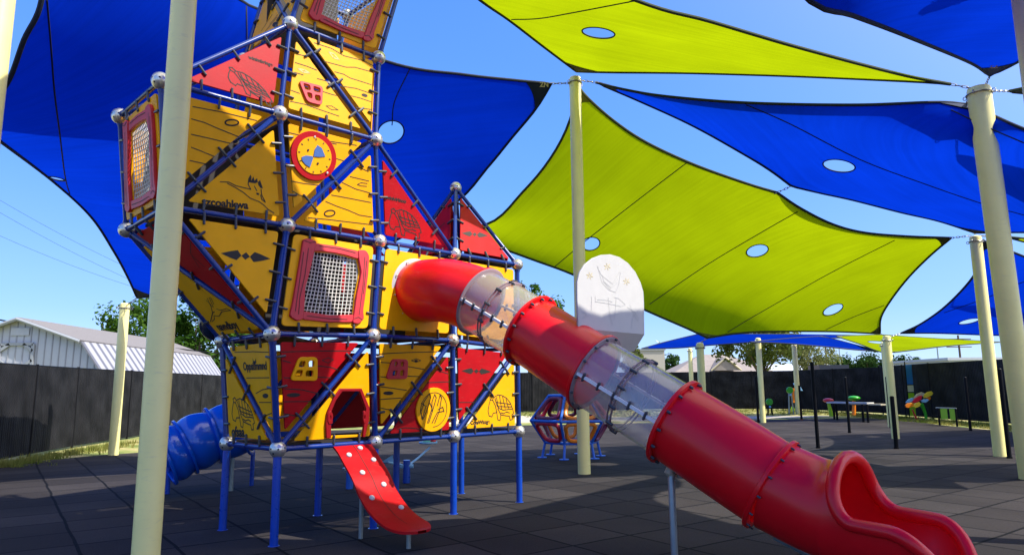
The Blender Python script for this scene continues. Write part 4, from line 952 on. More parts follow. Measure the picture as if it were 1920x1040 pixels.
#@@SLIDE
# ------------------------------------------------------------------ red tube slide
RR = .385
RING = [V(-1.21, 8.81, 2.78), V(-.38, 8.24, 2.60), V(.21, 7.82, 2.21), V(.85, 7.36, 1.74), V(1.56, 6.87, 1.25), V(2.27, 6.36, .73)]
def sweep(pts, r, n=48, wall=.012):
    """closed-wall tube along pts (list of Vector); returns MB, frames"""
    g = MB(); k = len(pts); fr = []
    rr = r if isinstance(r, (list, tuple)) else [r]*k
    for i, p in enumerate(pts):
        t = (pts[min(i+1, k-1)]-pts[max(i-1, 0)]).normalized(); sd_ = t.cross(Z).normalized(); up = sd_.cross(t); fr.append((p, t, sd_, up))
    for lay, dr in ((0, 0), (1, -wall)):
        for (p, t, sd_, up), q in zip(fr, rr):
            for j in range(n): a = 2*math.pi*j/n; g.v.append(p+(q+dr)*(math.sin(a)*sd_-math.cos(a)*up))
    o2 = k*n
    for i in range(k-1):
        for j in range(n):
            a, b = i*n+j, i*n+(j+1) % n; c_, d_ = a+n, b+n
            g.f.append((a, b, d_, c_)); g.m.append(0); g.f.append((o2+a, o2+c_, o2+d_, o2+b)); g.m.append(0)
    for i in (0, k-1):
        for j in range(n):
            a, b = i*n+j, i*n+(j+1) % n; g.f.append((a, b, o2+b, o2+a)); g.m.append(0)
    return g, fr
def flange(p, t, r0, r1, th, m_, par, n=48):
    t = t.normalized(); sd_ = t.cross(Z).normalized(); up = sd_.cross(t); g = MB()
    prof = [(r0, -th), (r1-.006, -th), (r1, -th+.005), (r1, th-.005), (r1-.006, th), (r0, th)]
    for (r, h) in prof:
        for j in range(n): a = 2*math.pi*j/n; g.v.append(p+t*h+r*(math.sin(a)*sd_-math.cos(a)*up))
    k = len(prof)
    for i in range(k):
        for j in range(n): g.f.append((i*n+j, i*n+(j+1) % n, ((i+1) % k)*n+(j+1) % n, ((i+1) % k)*n+j)); g.m.append(0)
    mk('flange', g, m_, par); return sd_, up
def bolts(p, t, r, cnt, par, ph=.13, sz=.015, m_=None, axis='t', side=1):
    t = t.normalized(); sd_ = t.cross(Z).normalized(); up = sd_.cross(t)
    for i in range(cnt):
        a = 2*math.pi*i/cnt+ph; d = math.sin(a)*sd_-math.cos(a)*up
        if (d.dot(EYEP-p) < -.2*(EYEP-p).length): continue
        c_ = p+d*r; g = MB(); g.capsule(c_-t*.012*side, c_+t*.045*side, sz, 8); mk('bolt', g, m_ or M_clip, par)
slide = thing('tube_slide', RING[5]*1.0, 'red tube slide with two clear sections, running from the tower to an open chute', 'slide')
slide.location = V(1.5, 6.9, 0); slide['_o'] = [1.5, 6.9, 0]
CP = catmull([W(1.47, .02, 2.79), W(1.49, -.22, 2.79), W(1.53, -.48, 2.75), RING[1], RING[2], RING[3], RING[4], RING[5]], 8)
def between(i0, i1): return CP[i0:i1+1]
I = {0: 0, 1: 24, 2: 32, 3: 40, 4: 48, 5: 56}
g, fr = sweep(between(0, 24), [.37+.02*min(1, i/5) for i in range(25)]); elbow = mk('elbow_section', g, M_slide, slide)
flange(CP[1], CP[2]-CP[0], .36, .43, .022, M_collar, elbow); bolts(CP[1], CP[2]-CP[0], .40, 10, elbow, sz=.009, m_=M_ball)
flange(CP[24], CP[25]-CP[23], RR-.01, .425, .016, M_slide, elbow)
def clearsec(a, b, lab):
    g, fr = sweep(between(a, b), RR-.004, wall=.010); o = mk('clear_section', g, M_clear, slide, label=lab)
    t0 = fr[0]; t1 = fr[-1]; mid = fr[len(fr)//2]
    for q, col_ in ((fr[0], M_cring), ): flange(q[0]+q[1]*.026, q[1], RR-.012, .425, .008, M_crim, o)
    flange(t1[0]-t1[1]*.022, t1[1], RR-.012, .42, .010, M_clear, o)
    flange(mid[0]-mid[1]*.02, mid[1], RR-.002, .405, .006, M_crim, o); flange(mid[0]+mid[1]*.02, mid[1], RR-.002, .405, .006, M_crim, o)
    bolts(mid[0], mid[1], .402, 12, o, ph=.26, sz=.017)
    for sg in (1, -1):           # lengthwise joint with bolts
        gg = MB(); pts = [p+sd_*sg*(RR+.012) for p, t, sd_, up in fr]
        for (a_, b_) in zip(pts, pts[1:]):
            t = (b_-a_).normalized(); c_ = (a_+b_)/2; up = fr[3][3]; gg.box(c_, t*(b_-a_).length*.505, fr[3][2]*.020, up*.014)
        mk('joint_strip', gg, M_cring, o)
        for k in range(5):
            p = fr[0][0].lerp(fr[-1][0], (k+.6)/5.4)+fr[3][2]*sg*(RR+.024)
            gb = MB(); gb.capsule(p-fr[3][3]*.03, p+fr[3][3]*.03, .017, 8); mk('bolt', gb, M_clip, o)
    return o
clearsec(24, 32, 'upper clear section beside the tower'); 
g, fr = sweep(between(32, 40), RR); red2 = mk('red_section', g, M_slide, slide, label='short red section between the two clear ones')
flange(CP[32], CP[33]-CP[31], RR-.012, .432, .018, M_slide, red2); flange(CP[40], CP[41]-CP[39], RR-.012, .432, .018, M_slide, red2)
bolts(CP[32], CP[33]-CP[31], .41, 16, red2); 
c2 = clearsec(40, 48, 'lower clear section below the white board')
bolts(CP[40], CP[41]-CP[39], .41, 14, red2, side=1)
g, fr = sweep(between(48, 56), [RR+.012+.02*math.sin(math.pi*i/8)*.3 for i in range(9)]); red3 = mk('red_section', g, M_slide, slide, label='long red section above the open chute')
flange(CP[48], CP[49]-CP[47], RR-.012, .445, .020, M_slide, red3); bolts(CP[48], CP[49]-CP[47], .42, 14, red3)
flange(CP[56], CP[56]-CP[55], RR-.012, .440, .020, M_slide, red3); bolts(CP[56], CP[56]-CP[55], .42, 14, red3, sz=.010)
# open chute
NS, NA = 96, 48
h0 = math.atan2(-.577, .8165); pos = RING[5].copy(); LEN = 1.46; S1 = .56
cen = []; 
def zc(s_):
    K = [(0, .73), (.35, .590), (.7, .52), (1.1, .50), (1.5, .49), (1.9, .485)]
    for (a, za), (b, zb) in zip(K, K[1:]):
        if s_ <= b: f = (s_-a)/(b-a); return za+(zb-za)*f
    return K[-1][1]
zs = [zc(LEN*i/NS) for i in range(NS+1)]
for _ in range(60): zs = [zs[0]]+[(zs[i-1]+zs[i]*2+zs[i+1])/4 for i in range(1, NS)]+[zs[-1]]
for i in range(NS+1):
    f = i/NS; ang = h0-.30*min(1, f*1.7); 
    if i: pos = pos+V(math.cos(ang), math.sin(ang), 0)*LEN/NS
    t = V(math.cos(ang), math.sin(ang), 0); sdv = t.cross(Z); cen.append((V(pos.x, pos.y, zs[i]), t, sdv))
def Aof(s_):
    if s_ <= S1: return 180.0
    d = s_-S1
    if d < .07: a = 180-64*math.sqrt(d/.07)
    elif d < .30: f = (d-.07)/.23; a = 116-22*(1-(1-f)**2)
    else: a = 94
    if s_ > 1.08: y = (s_-1.08)/(LEN-1.08); a -= 54*y**2.6
    return a
g = MB(); rows = []
for lay in (0, 1):
    for i in range(NS+1):
        s_ = LEN*i/NS; A_ = math.radians(Aof(s_)); p, t, sdv = cen[i]; tilt = t
        flare = 1+.05*math.exp(-((s_-.62)/.16)**2); r = (RR+.012)*flare-(.014 if lay else 0)
        endr = 1-.35*max(0, (s_-1.1)/(LEN-1.1))**2.4
        slope = (zs[min(i+1, NS)]-zs[max(i-1, 0)])/(2*LEN/NS); up = (Z-t*slope*min(1, 1)).normalized()
        for j in range(NA+1):
            a = -A_+2*A_*j/NA; x = math.sin(a); y = -math.cos(a)
            if abs(math.degrees(a)) < 92 and s_ > S1: x = math.copysign(abs(x)**.85, x)
            hood = 1+.30*math.exp(-((s_-.62)/.11)**2) if y > 0 else 1
            g.v.append(p+sdv*r*x*endr+up*r*y*hood)
n1 = (NS+1)*(NA+1)
for i in range(NS):
    for j in range(NA):
        a = i*(NA+1)+j; g.f.append((a, a+1, a+NA+2, a+NA+1)); g.m.append(0); g.f.append((n1+a, n1+a+NA+1, n1+a+NA+2, n1+a+1)); g.m.append(0)
chute = mk('chute', g, M_slide, slide, fix=False)
i1 = next(i for i in range(NS+1) if Aof(LEN*i/NS) < 180)
near = [g.v[i*(NA+1)+NA] for i in range(NS, i1-1, -1)]; far = [g.v[i*(NA+1)] for i in range(i1, NS+1)]
endl = [g.v[NS*(NA+1)+j] for j in range(1, NA)]
loop = near+far+endl
for _ in range(3): loop = [(loop[i-1]+loop[i]*2+loop[(i+1) % len(loop)])/4 for i in range(len(loop))]
g2 = MB(); g2.tube(loop, .054, 14, closed=True); mk('rolled_rim', g2, M_slide, chute)
# beam under the chute and legs
g2 = MB(); g2.tube([cen[i][0]-Z*(RR+.05)-cen[i][2]*.0 for i in range(0, NS, 6)], .035, 8); mk('support_beam', g2, M_steel, slide)
for (p, zt) in ((V(1.50, 6.86, 0), .83), (V(3.0, 5.82, 0), .14)):
    g2 = MB(); g2.tube([p, p+Z*(zt-.1), p+V(.02, .03, zt)], .033, 14); g2.tube([p+Z*.006, p], .07, 14); mk('leg', g2, M_steel, slide)
    g2 = MB(); g2.tube([p+V(.03, .04, zt-.1), p+V(-.02, 0, zt-.05), p+V(.03, .02, zt+.03)], .045, 10); mk('bracket', g2, M_wood, slide)
# white arched board on the slide
o = W(1.80, -1.97); n = -VD
OUT = [(1083, 616), (1081, 560), (1081, 528), (1086, 510), (1096, 495), (1110, 484), (1126, 478), (1143, 477), (1160, 482), (1176, 493), (1190, 510), (1200, 530), (1205, 547), (1206, 565), (1207, 627)]
c = onplane(1145, 560, o, n); X = UD.copy(); Y = Z.copy()
if X.cross(Y).dot(n) < 0: X = -X
me = curve_mesh([to2([onplane(x, y, o, n) for x, y in OUT], c, X, Y)], .008, .003, c, X, Y, n)
wb = link('arched_board', me, M_white, slide, sm=False, fix=False)
base = c+n*.012
g2 = MB(); g3 = MB()
def rb(gq, R, pts, wd=.006): gq.ribbon([onplane(x, y, base, n) for x, y in R(pts)], base, n, wd)
for pts in ([(345, 165), (380, 240), (455, 300), (470, 310), (530, 210)], [(350, 175), (385, 300), (440, 360), (495, 380), (520, 320), (535, 215)], [(385, 240), (400, 290), (455, 340), (515, 265)], [(395, 290), (450, 355), (510, 300)],
            [(330, 410), (330, 455), (430, 470), (540, 495), (575, 480), (520, 430), (480, 420)], [(300, 410), (298, 530)], [(435, 420), (445, 540), (470, 650)], [(500, 430), (490, 560), (478, 610)], [(610, 480), (640, 560), (690, 635)], [(680, 520), (630, 600), (625, 670)], [(590, 500), (650, 540), (685, 600)], [(230, 545), (260, 560), (225, 590), (280, 570)], [(345, 440), (430, 445), (470, 460)]):
    rb(g2, Rs, pts, .005)
for cx, cy in ((285, 245), (428, 172), (583, 293)):
    for a in range(6): 
        q = a*math.pi/3+.3; rb(g3, Rs, [(cx+8*math.cos(q), cy+8*math.sin(q)), (cx+26*math.cos(q), cy+28*math.sin(q))], .008)
mk('engraving', g2, M_wring, wb, sm=False, fix=False); mk('star_marks', g3, M_gold, wb, sm=False, fix=False)
bl, br_ = onplane(1083, 616, o, n), onplane(1207, 627, o, n)
g2 = MB(); dz = V(0, 0, -.19)+VD*.13; q1, q2, q3, q4 = bl, br_, br_+dz-UD*.03, bl+dz-UD*.07; th_ = n*.008
g2.add([q1-th_, q2-th_, q3-th_, q4-th_, q1+th_, q2+th_, q3+th_, q4+th_], [(3, 2, 1, 0), (4, 5, 6, 7), (0, 1, 5, 4), (1, 2, 6, 5), (2, 3, 7, 6), (3, 0, 4, 7)])
e3 = V(0, 0, -.24); q5, q6 = q4+e3+UD*.04, q4+e3+UD*.20; 
g2.add([q4-th_, q4+UD*.20-th_, q6-th_, q5-th_, q4+th_, q4+UD*.20+th_, q6+th_, q5+th_], [(3, 2, 1, 0), (4, 5, 6, 7), (0, 1, 5, 4), (1, 2, 6, 5), (2, 3, 7, 6), (3, 0, 4, 7)])
lb = mk('lower_flap', g2, M_white, slide, sm=False)
# ------------------------------------------------------------------ climbing ramp
ramp = thing('climbing_ramp', W(.71, -.9, 0), 'curved red climbing ramp with pale round holds leaning on the doorway', 'ramp')
prof = catmull([V(.02, 0, .985), V(-.10, 0, .90), V(-.20, 0, .80), V(-.34, 0, .66), V(-.46, 0, .50), V(-.60, 0, .37), V(-.78, 0, .27), V(-1.0, 0, .215), V(-1.10, 0, .205)], 6)
g = MB(); K = len(prof); HW = .245
for lay in (0, 1):
    for i, q in enumerate(prof):
        hw = HW/CELL
        tail = -q.x-.88
        if tail > 0: hw *= math.sqrt(max(.0, 1-(tail/.225)**2))
        for j in range(7): g.v.append(W(.735+hw*(j-3)/3-.03*min(1, -q.x*1.0), q.x, q.z-.026*lay))
for i in range(K-1):
    for j in range(6):
        a = i*7+j; o2 = K*7; g.f.append((a, a+1, a+8, a+7)); g.m.append(0); g.f.append((o2+a, o2+a+7, o2+a+8, o2+a+1)); g.m.append(0)
    for j in (0, 6): a = i*7+j; g.f.append((a, a+7, K*7+a+7, K*7+a)); g.m.append(0)
rb_ = mk('ramp_board', g, M_red, ramp)
g2 = MB(); g2.ribbon([W(.735-.03*min(1, -q.x), q.x, q.z+.002) for q in prof[:-9]], W(.7, -.5, .5), (Z-VD).normalized(), .006); mk('engraving', g2, M_ink, rb_, sm=False, fix=False)
for (px, py) in ((675, 840), (654, 853), (700, 862), (679, 886), (719, 908), (697, 933), (752, 951)):
    best = None
    for i in range(K-1):
        a, b = W(.735, prof[i].x, prof[i].z), W(.735, prof[i+1].x, prof[i+1].z); nn = (b-a).cross(UD).normalized()
        if nn.z < 0: nn = -nn
        q = onplane(px, py, a, nn); f = (q-a).dot((b-a).normalized())/(b-a).length
        if 0 <= f <= 1 and (best is None or (q-EYEP).length < (best[0]-EYEP).length): best = (q, nn)
    if best:
        q, nn = best; g2 = MB(); g2.tube([q, q+nn*.012, q+nn*.020], [.031, .031, .024], 20); mk('foot_hold', g2, M_white, rb_)
for (u_, v_, zt) in ((.71, -.92, .19), (.66, -.30, .62)):
    g2 = MB(); g2.tube([W(u_, v_, 0), W(u_, v_, zt)], .024, 12); mk('leg', g2, M_steel, ramp)
# ------------------------------------------------------------------ blue slide behind the tower
bs = thing('blue_slide', V(-4.6, 11, 0), 'glossy blue tube slide curling away behind the left side of the tower', 'slide')
BP = catmull([V(-2.75, 9.0, 1.50), V(-2.95, 10.2, 1.40), V(-3.45, 11.15, 1.20), V(-4.1, 11.5, 1.04), V(-4.62, 11.35, .92), V(-4.95, 11.12, .78), V(-5.16, 10.98, .66), V(-5.30, 10.88, .58)], 6)
for a, b in ((0, 20), (20, 26), (26, 33), (33, 42)):
    g, fr = sweep(BP[a:b+1], [.385+.055*math.sin(math.pi*k/(b-a)) for k in range(b-a+1)]); sec = mk('blue_section', g, M_bslide, bs)
    flange(BP[b], BP[b]-BP[b-1], .39, .455, .02, M_bslide, sec)
for p, zt, m_ in ((V(-4.38, 12.05, 0), .7, M_bar), (V(-5.37, 11.2, 0), .4, M_bar), (V(-4.49, 11.46, 0), .5, M_steel)):
    g2 = MB(); g2.tube([p, V(p.x*.97-.12, p.y-.3, zt)] if False else [p, p+Z*zt], .035, 12); mk('leg', g2, m_, bs)
# ------------------------------------------------------------------ seesaw and stool beneath the tower
sb = ground(762, 905)
ss = thing('seesaw', sb, 'small pale blue seesaw seen between the tower legs, its green tray raised', 'seesaw')
g2 = MB(); g2.tube([sb, sb+Z*.38], .06, 12); mk('post', g2, M_bar, ss)
g2 = MB(); g2.tube([at(742, 874, sb.y), at(775, 873, sb.y)], .035, 10); mk('pivot', g2, M_sky, ss)
e1 = at(806, 838, sb.y+.35); e2 = at(728, 866, sb.y-.1)
g2 = MB(); g2.tube([at(764, 873, sb.y), at(785, 857, sb.y+.2), e1], .018, 8); mk('arm', g2, M_sky, ss)
g2 = MB(); g2.tube([at(764, 873, sb.y), e2], .018, 8); mk('arm', g2, M_sky, ss)
t1 = at(803, 829, sb.y+.4); g2 = MB(); g2.tube([t1+V(.15*math.cos(a), .15*math.sin(a), 0) for a in [i*6.2832/20 for i in range(20)]], .018, 7, closed=True); mk('tray_rim', g2, M_sky, ss)
g2 = MB(); g2.sphere(t1, .13, 18, 8, sq=(1, 1, .25)); mk('seat', g2, M_ggreen, ss)
g2 = MB(); g2.sphere(t1+V(.09, -.04, .03), .05, 12, 8); mk('seat_knob', g2, M_mred, ss)
g2 = MB(); g2.add([e2+V(-.12, 0, 0), e2+V(.07, 0, .12), e2+V(.09, .05, -.02), e2+V(-.1, .1, -.03)], [(0, 1, 2), (0, 2, 3), (0, 3, 1), (1, 3, 2)]); mk('foot_plate', g2, M_sky, ss)
p = ground(655, 916); st = thing('stool', p, 'small blue post stool with a grey round top just left of the red ramp', 'stool')
g2 = MB(); g2.tube([p, p+Z*.30], .055, 14); mk('post', g2, M_mblue, st); g2 = MB(); g2.tube([p+Z*.30, p+Z*.33], .12, 20); mk('seat', g2, M_steel, st)
# ------------------------------------------------------------------ hexagonal dome climber
gc = ground(1072, 856); dome = thing('dome_climber', gc, 'low hexagonal climber of blue struts with red and orange rings behind the centre pole', 'climber')
def hexr(R, z, ph=0): return [gc+V(R*math.cos(ph+i*math.pi/3), R*math.sin(ph+i*math.pi/3), z) for i in range(6)]
h1, h2, h3 = hexr(.52, 1.38, .2), hexr(.95, .83, .2), hexr(.62, .34, .2)
for Hh in (h1, h2, h3):
    for i in range(6): g2 = MB(); g2.tube([Hh[i], Hh[(i+1) % 6]], .034, 8); mk('strut', g2, M_mblue, dome)
for a, b in zip(h1+h2, h2+h3): g2 = MB(); g2.tube([a, b], .030, 8); mk('strut', g2, M_mblue, dome)
M_maroon = mat('maroon ring', (.16, .01, .05), .4)
ringc = [M_maroon, M_mred, M_maroon, M_orange, M_mred, M_maroon]
k2 = 0
for (Ua, La) in ((h1, h2), (h2, h3)):
    for i in range(6):
        q = [Ua[i], Ua[(i+1) % 6], La[(i+1) % 6], La[i]]; cq = sum(q, Vector())/4; lp = []
        q = [cq+(p_-cq)*.78 for p_ in q]
        for j in range(4):
            a, b, d = q[j-1], q[j], q[(j+1) % 4]; p1 = b.lerp(a, .3); p2_ = b.lerp(d, .3)
            lp += [(1-t_)**2*p1+2*t_*(1-t_)*b+t_*t_*p2_ for t_ in (0, .25, .5, .75, 1)]
        g2 = MB(); g2.tube(lp, .046, 8, closed=True); mk('ring_hold', g2, (ringc[(i*2+k2) % 6] if i != 4 else M_orange), dome)
    k2 += 1
for i in (0, 1, 3, 4, 5, 2):
    f = V(h3[i].x*1.0+(h3[i].x-gc.x)*.12, h3[i].y+(h3[i].y-gc.y)*.12, 0)
    g2 = MB(); g2.tube([h3[i], f], .028, 8); g2.tube([f+Z*.02, f], .11, 14); mk('leg', g2, M_mblue, dome)
#@@FAR
# ------------------------------------------------------------------ fences
M_f = fencem()
def fence(label, pts, h, step=3.0):
    root = thing('privacy_fence', V(pts[0][0], pts[0][1], 0), label, 'fence')
    P = [V(x, y, 0) for x, y in pts]
    for a, b in zip(P, P[1:]):
        L = (b-a).length; n_ = max(1, round(L/step)); t = (b-a).normalized(); nn = V(-t.y, t.x, 0)
        for k in range(n_):
            p, q = a.lerp(b, k/n_), a.lerp(b, (k+1)/n_)
            vs = []; uvs = []
            NX = 14
            for side in (0, 1):
                for i in range(NX+1):
                    for z in (.06, h*.5, h):
                        w_ = math.sin(i*1.9+k*2.3)*.012*(1 if z < h else .3); vs.append(p.lerp(q, i/NX)+Z*z+nn*(w_+(.015 if side else -.015))); uvs.append((L*k/n_+(q-p).length*i/NX, z))
            fs = []
            for side in (0, 1):
                o = side*(NX+1)*3
                for i in range(NX):
                    for r_ in range(2): x0 = o+i*3+r_; fs.append((x0, x0+3, x0+4, x0+1))
            for i in range(NX): fs.append((i*3+2, (i+1)*3+2, (NX+1)*3+(i+1)*3+2, (NX+1)*3+i*3+2))
            me = bpy.data.meshes.new('slat_panel'); me.from_pydata(vs, [], fs); u_ = me.uv_layers.new(name='UVMap')
            for lp in me.loops: u_.data[lp.index].uv = uvs[lp.vertex_index]
            link('slat_panel', me, M_f, root, sm=False, fix=False)
            g2 = MB(); g2.tube([p, p+Z*(h+.05)], .035, 8); mk('post', g2, M_black, root)
            g2 = MB(); g2.tube([p+Z*(h+.01), q+Z*(h+.01)], .022, 6); mk('top_rail', g2, M_black, root)
fence('black slatted privacy fence on the left in front of the white shed', [(-10.7, 8), (-11.45, 15.2), (-12.35, 20), (-13.1, 27), (-13.8, 34), (-15, 44)], 2.2)
fence('long black privacy fence along the far side, behind the posts, table and drums', [(-15, 44), (1.2, 44), (10.6, 47), (17.7, 44.5), (19.4, 37.3)], 2.42)
fence('black privacy fence on the right behind the flower and the green bench', [(19.4, 37.3), (18.75, 31.8), (18.8, 28), (18.8, 24), (19.2, 18), (20, 11)], 2.45)
# banner strip at the gate gap
YB = 32.9
bn = thing('banner', V((1696-960)/FPX*YB, YB, 0), 'narrow upright banner, blue above and green below, against the right fence', 'banner')
x0 = (1690-960)/FPX*YB; x1 = (1701-960)/FPX*YB
for (za, zb, m_) in ((1.55, 2.45, M_mblue), (1.2, 1.5, M_white), (.1, 1.15, M_lime)):
    g2 = MB(); g2.abox((x0, YB-.02, za), (x1, YB+.02, zb)); mk('cloth_panel', g2, m_, bn, sm=False)
g2 = MB(); g2.tube([V(x0-.02, YB, 0), V(x0-.02, YB, 2.6)], .025, 8); mk('pole', g2, M_black, bn)
# ------------------------------------------------------------------ shed
sh = thing('shed', V(-17.6, 25, 0), 'white barn style shed with a brown and ribbed metal roof behind the left fence', 'shed')
def gam(y0, xr): return [V(xr-3.1, y0, 0), V(xr-3.1, y0, 2.2), V(xr-2.3, y0, 3.30), V(xr, y0, 4.12), V(xr+2.3, y0, 3.30), V(xr+3.1, y0, 2.2), V(xr+3.1, y0, 0)]
xr0, xr1, ya, yb = -17.62, -18.6, 25.0, 37.5
F, Bk = gam(ya, xr0), gam(yb, xr1)
g2 = MB(); g2.add(F+Bk, [tuple(range(7)), tuple(range(13, 6, -1)), (0, 1, 8, 7), (5, 6, 13, 12)]); wl = mk('wall', g2, M_shedw, sh, sm=False, fix=False)
g2 = MB()
for k in range(24):
    x = xr0-3.0+k*.26; zt = 3.3+(x-xr0+2.3)/2.3*.82 if x < xr0 else 4.12-(x-xr0)/2.3*.82
    if abs(x-xr0) > 2.3: zt = 3.3-(abs(x-xr0)-2.3)/.8*1.1
    g2.abox((x, ya-.02, 0), (x+.035, ya+.0, zt-.03))
mk('siding_batten', g2, mat('batten shadow line', (.30, .31, .34), .7), wl, sm=False)['kind'] = 'stuff'
def slab(a, b, c_, d, th_, m_, nm):
    n_ = (b-a).cross(d-a).normalized()
    if n_.z < 0: n_ = -n_
    g2 = MB(); g2.add([a, b, c_, d, a+n_*th_, b+n_*th_, c_+n_*th_, d+n_*th_], [(3, 2, 1, 0), (4, 5, 6, 7), (0, 1, 5, 4), (1, 2, 6, 5), (2, 3, 7, 6), (3, 0, 4, 7)]); return mk(nm, g2, m_, sh, sm=False)
oy = V(0, -.25, 0); oyb = V(0, .25, 0)
M_rib = shingle_metal()
slab(F[3]+oy, F[4]+oy+V(.05, 0, -.02), Bk[4]+oyb+V(.05, 0, -.02), Bk[3]+oyb, .07, M_roof, 'upper_roof'); slab(F[3]+oy, F[2]+oy, Bk[2]+oyb, Bk[3]+oyb, .07, M_roof, 'upper_roof')
slab(F[4]+oy, F[5]+oy+V(.12, 0, -.16), Bk[5]+oyb+V(.12, 0, -.16), Bk[4]+oyb, .05, M_rib, 'lower_roof'); slab(F[2]+oy, F[1]+oy+V(-.12, 0, -.16), Bk[1]+oyb+V(-.12, 0, -.16), Bk[2]+oyb, .05, M_rib, 'lower_roof')
g2 = MB()
for a, b in ((F[2], F[3]), (F[3], F[4])): g2.tube([a+oy, b+oy], .07, 6)
mk('fascia', g2, M_trim, sh, sm=False)
wx0, wx1, wz0, wz1 = -18.28, -17.08, 2.42, 3.24
g2 = MB()
for a, b in (((wx0, wz0), (wx1, wz0)), ((wx1, wz0), (wx1, wz1)), ((wx1, wz1), (wx0, wz1)), ((wx0, wz1), (wx0, wz0)), ((wx0, wz0+.25), (wx0+.35, wz0)), ((wx1-.35, wz0), (wx1, wz0+.25)), ((wx1, wz1-.25), (wx1-.35, wz1)), ((wx0, wz1-.25), (wx0+.35, wz1))):
    A_, B_ = V(a[0], ya-.06, a[1]), V(b[0], ya-.06, b[1]); t = (B_-A_); g2.box((A_+B_)/2, t/2, V(0, .03, 0), t.normalized().cross(V(0, 1, 0))*.05)
mk('shutter_frame', g2, M_trim, sh, sm=False)
g2 = MB(); g2.abox((xr0-.33, ya-.05, 3.55), (xr0+.33, ya-.01, 3.82)); mk('gable_vent', g2, M_shedw, sh, sm=False)
# ------------------------------------------------------------------ trees
L_mid = leafm('leaves mid', (.028, .072, .010), (.08, .16, .022)); L_dark = leafm('leaves dark', (.018, .045, .012), (.05, .10, .025)); L_oak = leafm('leaves olive', (.055, .085, .018), (.14, .16, .04)); L_pale = leafm('leaves pale', (.12, .15, .04), (.24, .24, .10))
def tree(x, y, zb, zt, r, lm, label, n=5200, leaf=.16, seed=1, limbs=7, gap=.35, group=None, sq=1.0):
    R_ = random.Random(seed); root = thing('tree', V(x, y, 0), label, 'tree', group)
    cz = (zb+zt)/2; hz = (zt-zb)/2
    g2 = MB(); g2.tube([V(x, y, 0), V(x+.1, y, zb*.6), V(x, y, cz)], [.22, .17, .08], 10); tips = []
    for k in range(limbs):
        a = k*6.2832/limbs+R_.random(); e = R_.uniform(.2, .9); q = V(x+r*.8*math.cos(a)*math.cos(e), y+r*.8*math.sin(a)*math.cos(e), cz+hz*.8*math.sin(e)*(1 if k % 3 else -.5)); m_ = V(x, y, zb*.75).lerp(q, .5)+Z*.2
        g2.tube([V(x, y, zb*.7), m_, q], [.09, .06, .02], 7); tips.append(q)
    mk('trunk', g2, M_bark, root)
    g2 = MB(); cl = []
    for k in range(46):
        while True:
            p = V(R_.uniform(-1, 1), R_.uniform(-1, 1), R_.uniform(-1, 1))
            if .25 < p.length < 1: break
        p = p*(1-.18*R_.random()); cl.append((V(x+p.x*r, y+p.y*r, cz+p.z*hz*(sq if p.z > 0 else .85)), R_.uniform(.16, .36)*r))
    for k in range(n):
        c_, cr = cl[R_.randrange(len(cl))]
        d = V(R_.gauss(0, 1), R_.gauss(0, 1), R_.gauss(0, 1)).normalized(); p = c_+d*cr*(R_.random()**.4)
        if p.z < zb*.9: p.z = zb*.9+R_.random()*.3
        nrm = (d+V(R_.uniform(-.8, .8), R_.uniform(-.8, .8), R_.uniform(-.3, .9))).normalized(); a_ = nrm.orthogonal().normalized(); b_ = nrm.cross(a_); s_ = leaf*R_.uniform(.6, 1.3)
        th_ = R_.random()*6.28; a2 = a_*math.cos(th_)+b_*math.sin(th_); b2 = nrm.cross(a2)
        g2.add([p-a2*s_, p-b2*s_*.5, p+a2*s_, p+b2*s_*.5], [(0, 1, 2, 3)])
    mk('crown', g2, lm, root, sm=False, fix=False); return root
tree(-25.2, 47, 2.0, 7.9, 2.9, L_mid, 'leafy green tree left of the foreground pole, rising behind the shed roof', seed=3)
tree(-19.7, 44, 1.0, 8.3, 3.3, L_mid, 'dense bright green tree between the foreground pole and the tower', seed=4, n=11000)
tree(1.3, 58, 4.5, 10.2, 2.6, L_mid, 'tree whose top shows just right of the tower above the clear tube', seed=5)
tree(19.4, 55, 3.0, 6.6, 3.5, L_oak, 'olive green oak with visible limbs behind the far fence', seed=6, n=4200, limbs=12, leaf=.17)
tree(31.3, 74, 2.5, 6.1, 2.9, L_pale, 'pale yellowish tree right of the oak', seed=7, n=3200)
for k, (x, lab) in enumerate(((63.5, 'left dark tree of the far clump seen above the fence'), (69, 'middle dark tree of the far clump seen above the fence'), (75, 'right dark tree of the far clump, partly behind the short pole'))):
    tree(x, 136, 1.5, (6.6, 7.9, 7.0)[k], 4.6, L_dark, lab, seed=20+k, n=3200, leaf=.3, group='dark trees far beyond the fence')
tree(18.0, 80, 1.5, 5.1, 1.6, L_dark, 'small dark tree between the beige block and the brown roofed house', seed=9, n=1500, leaf=.2)
tree(10.3, 60, 2.0, 5.1, 1.2, L_oak, 'small olive tree peeping beside the white arched board', seed=10, n=1200)
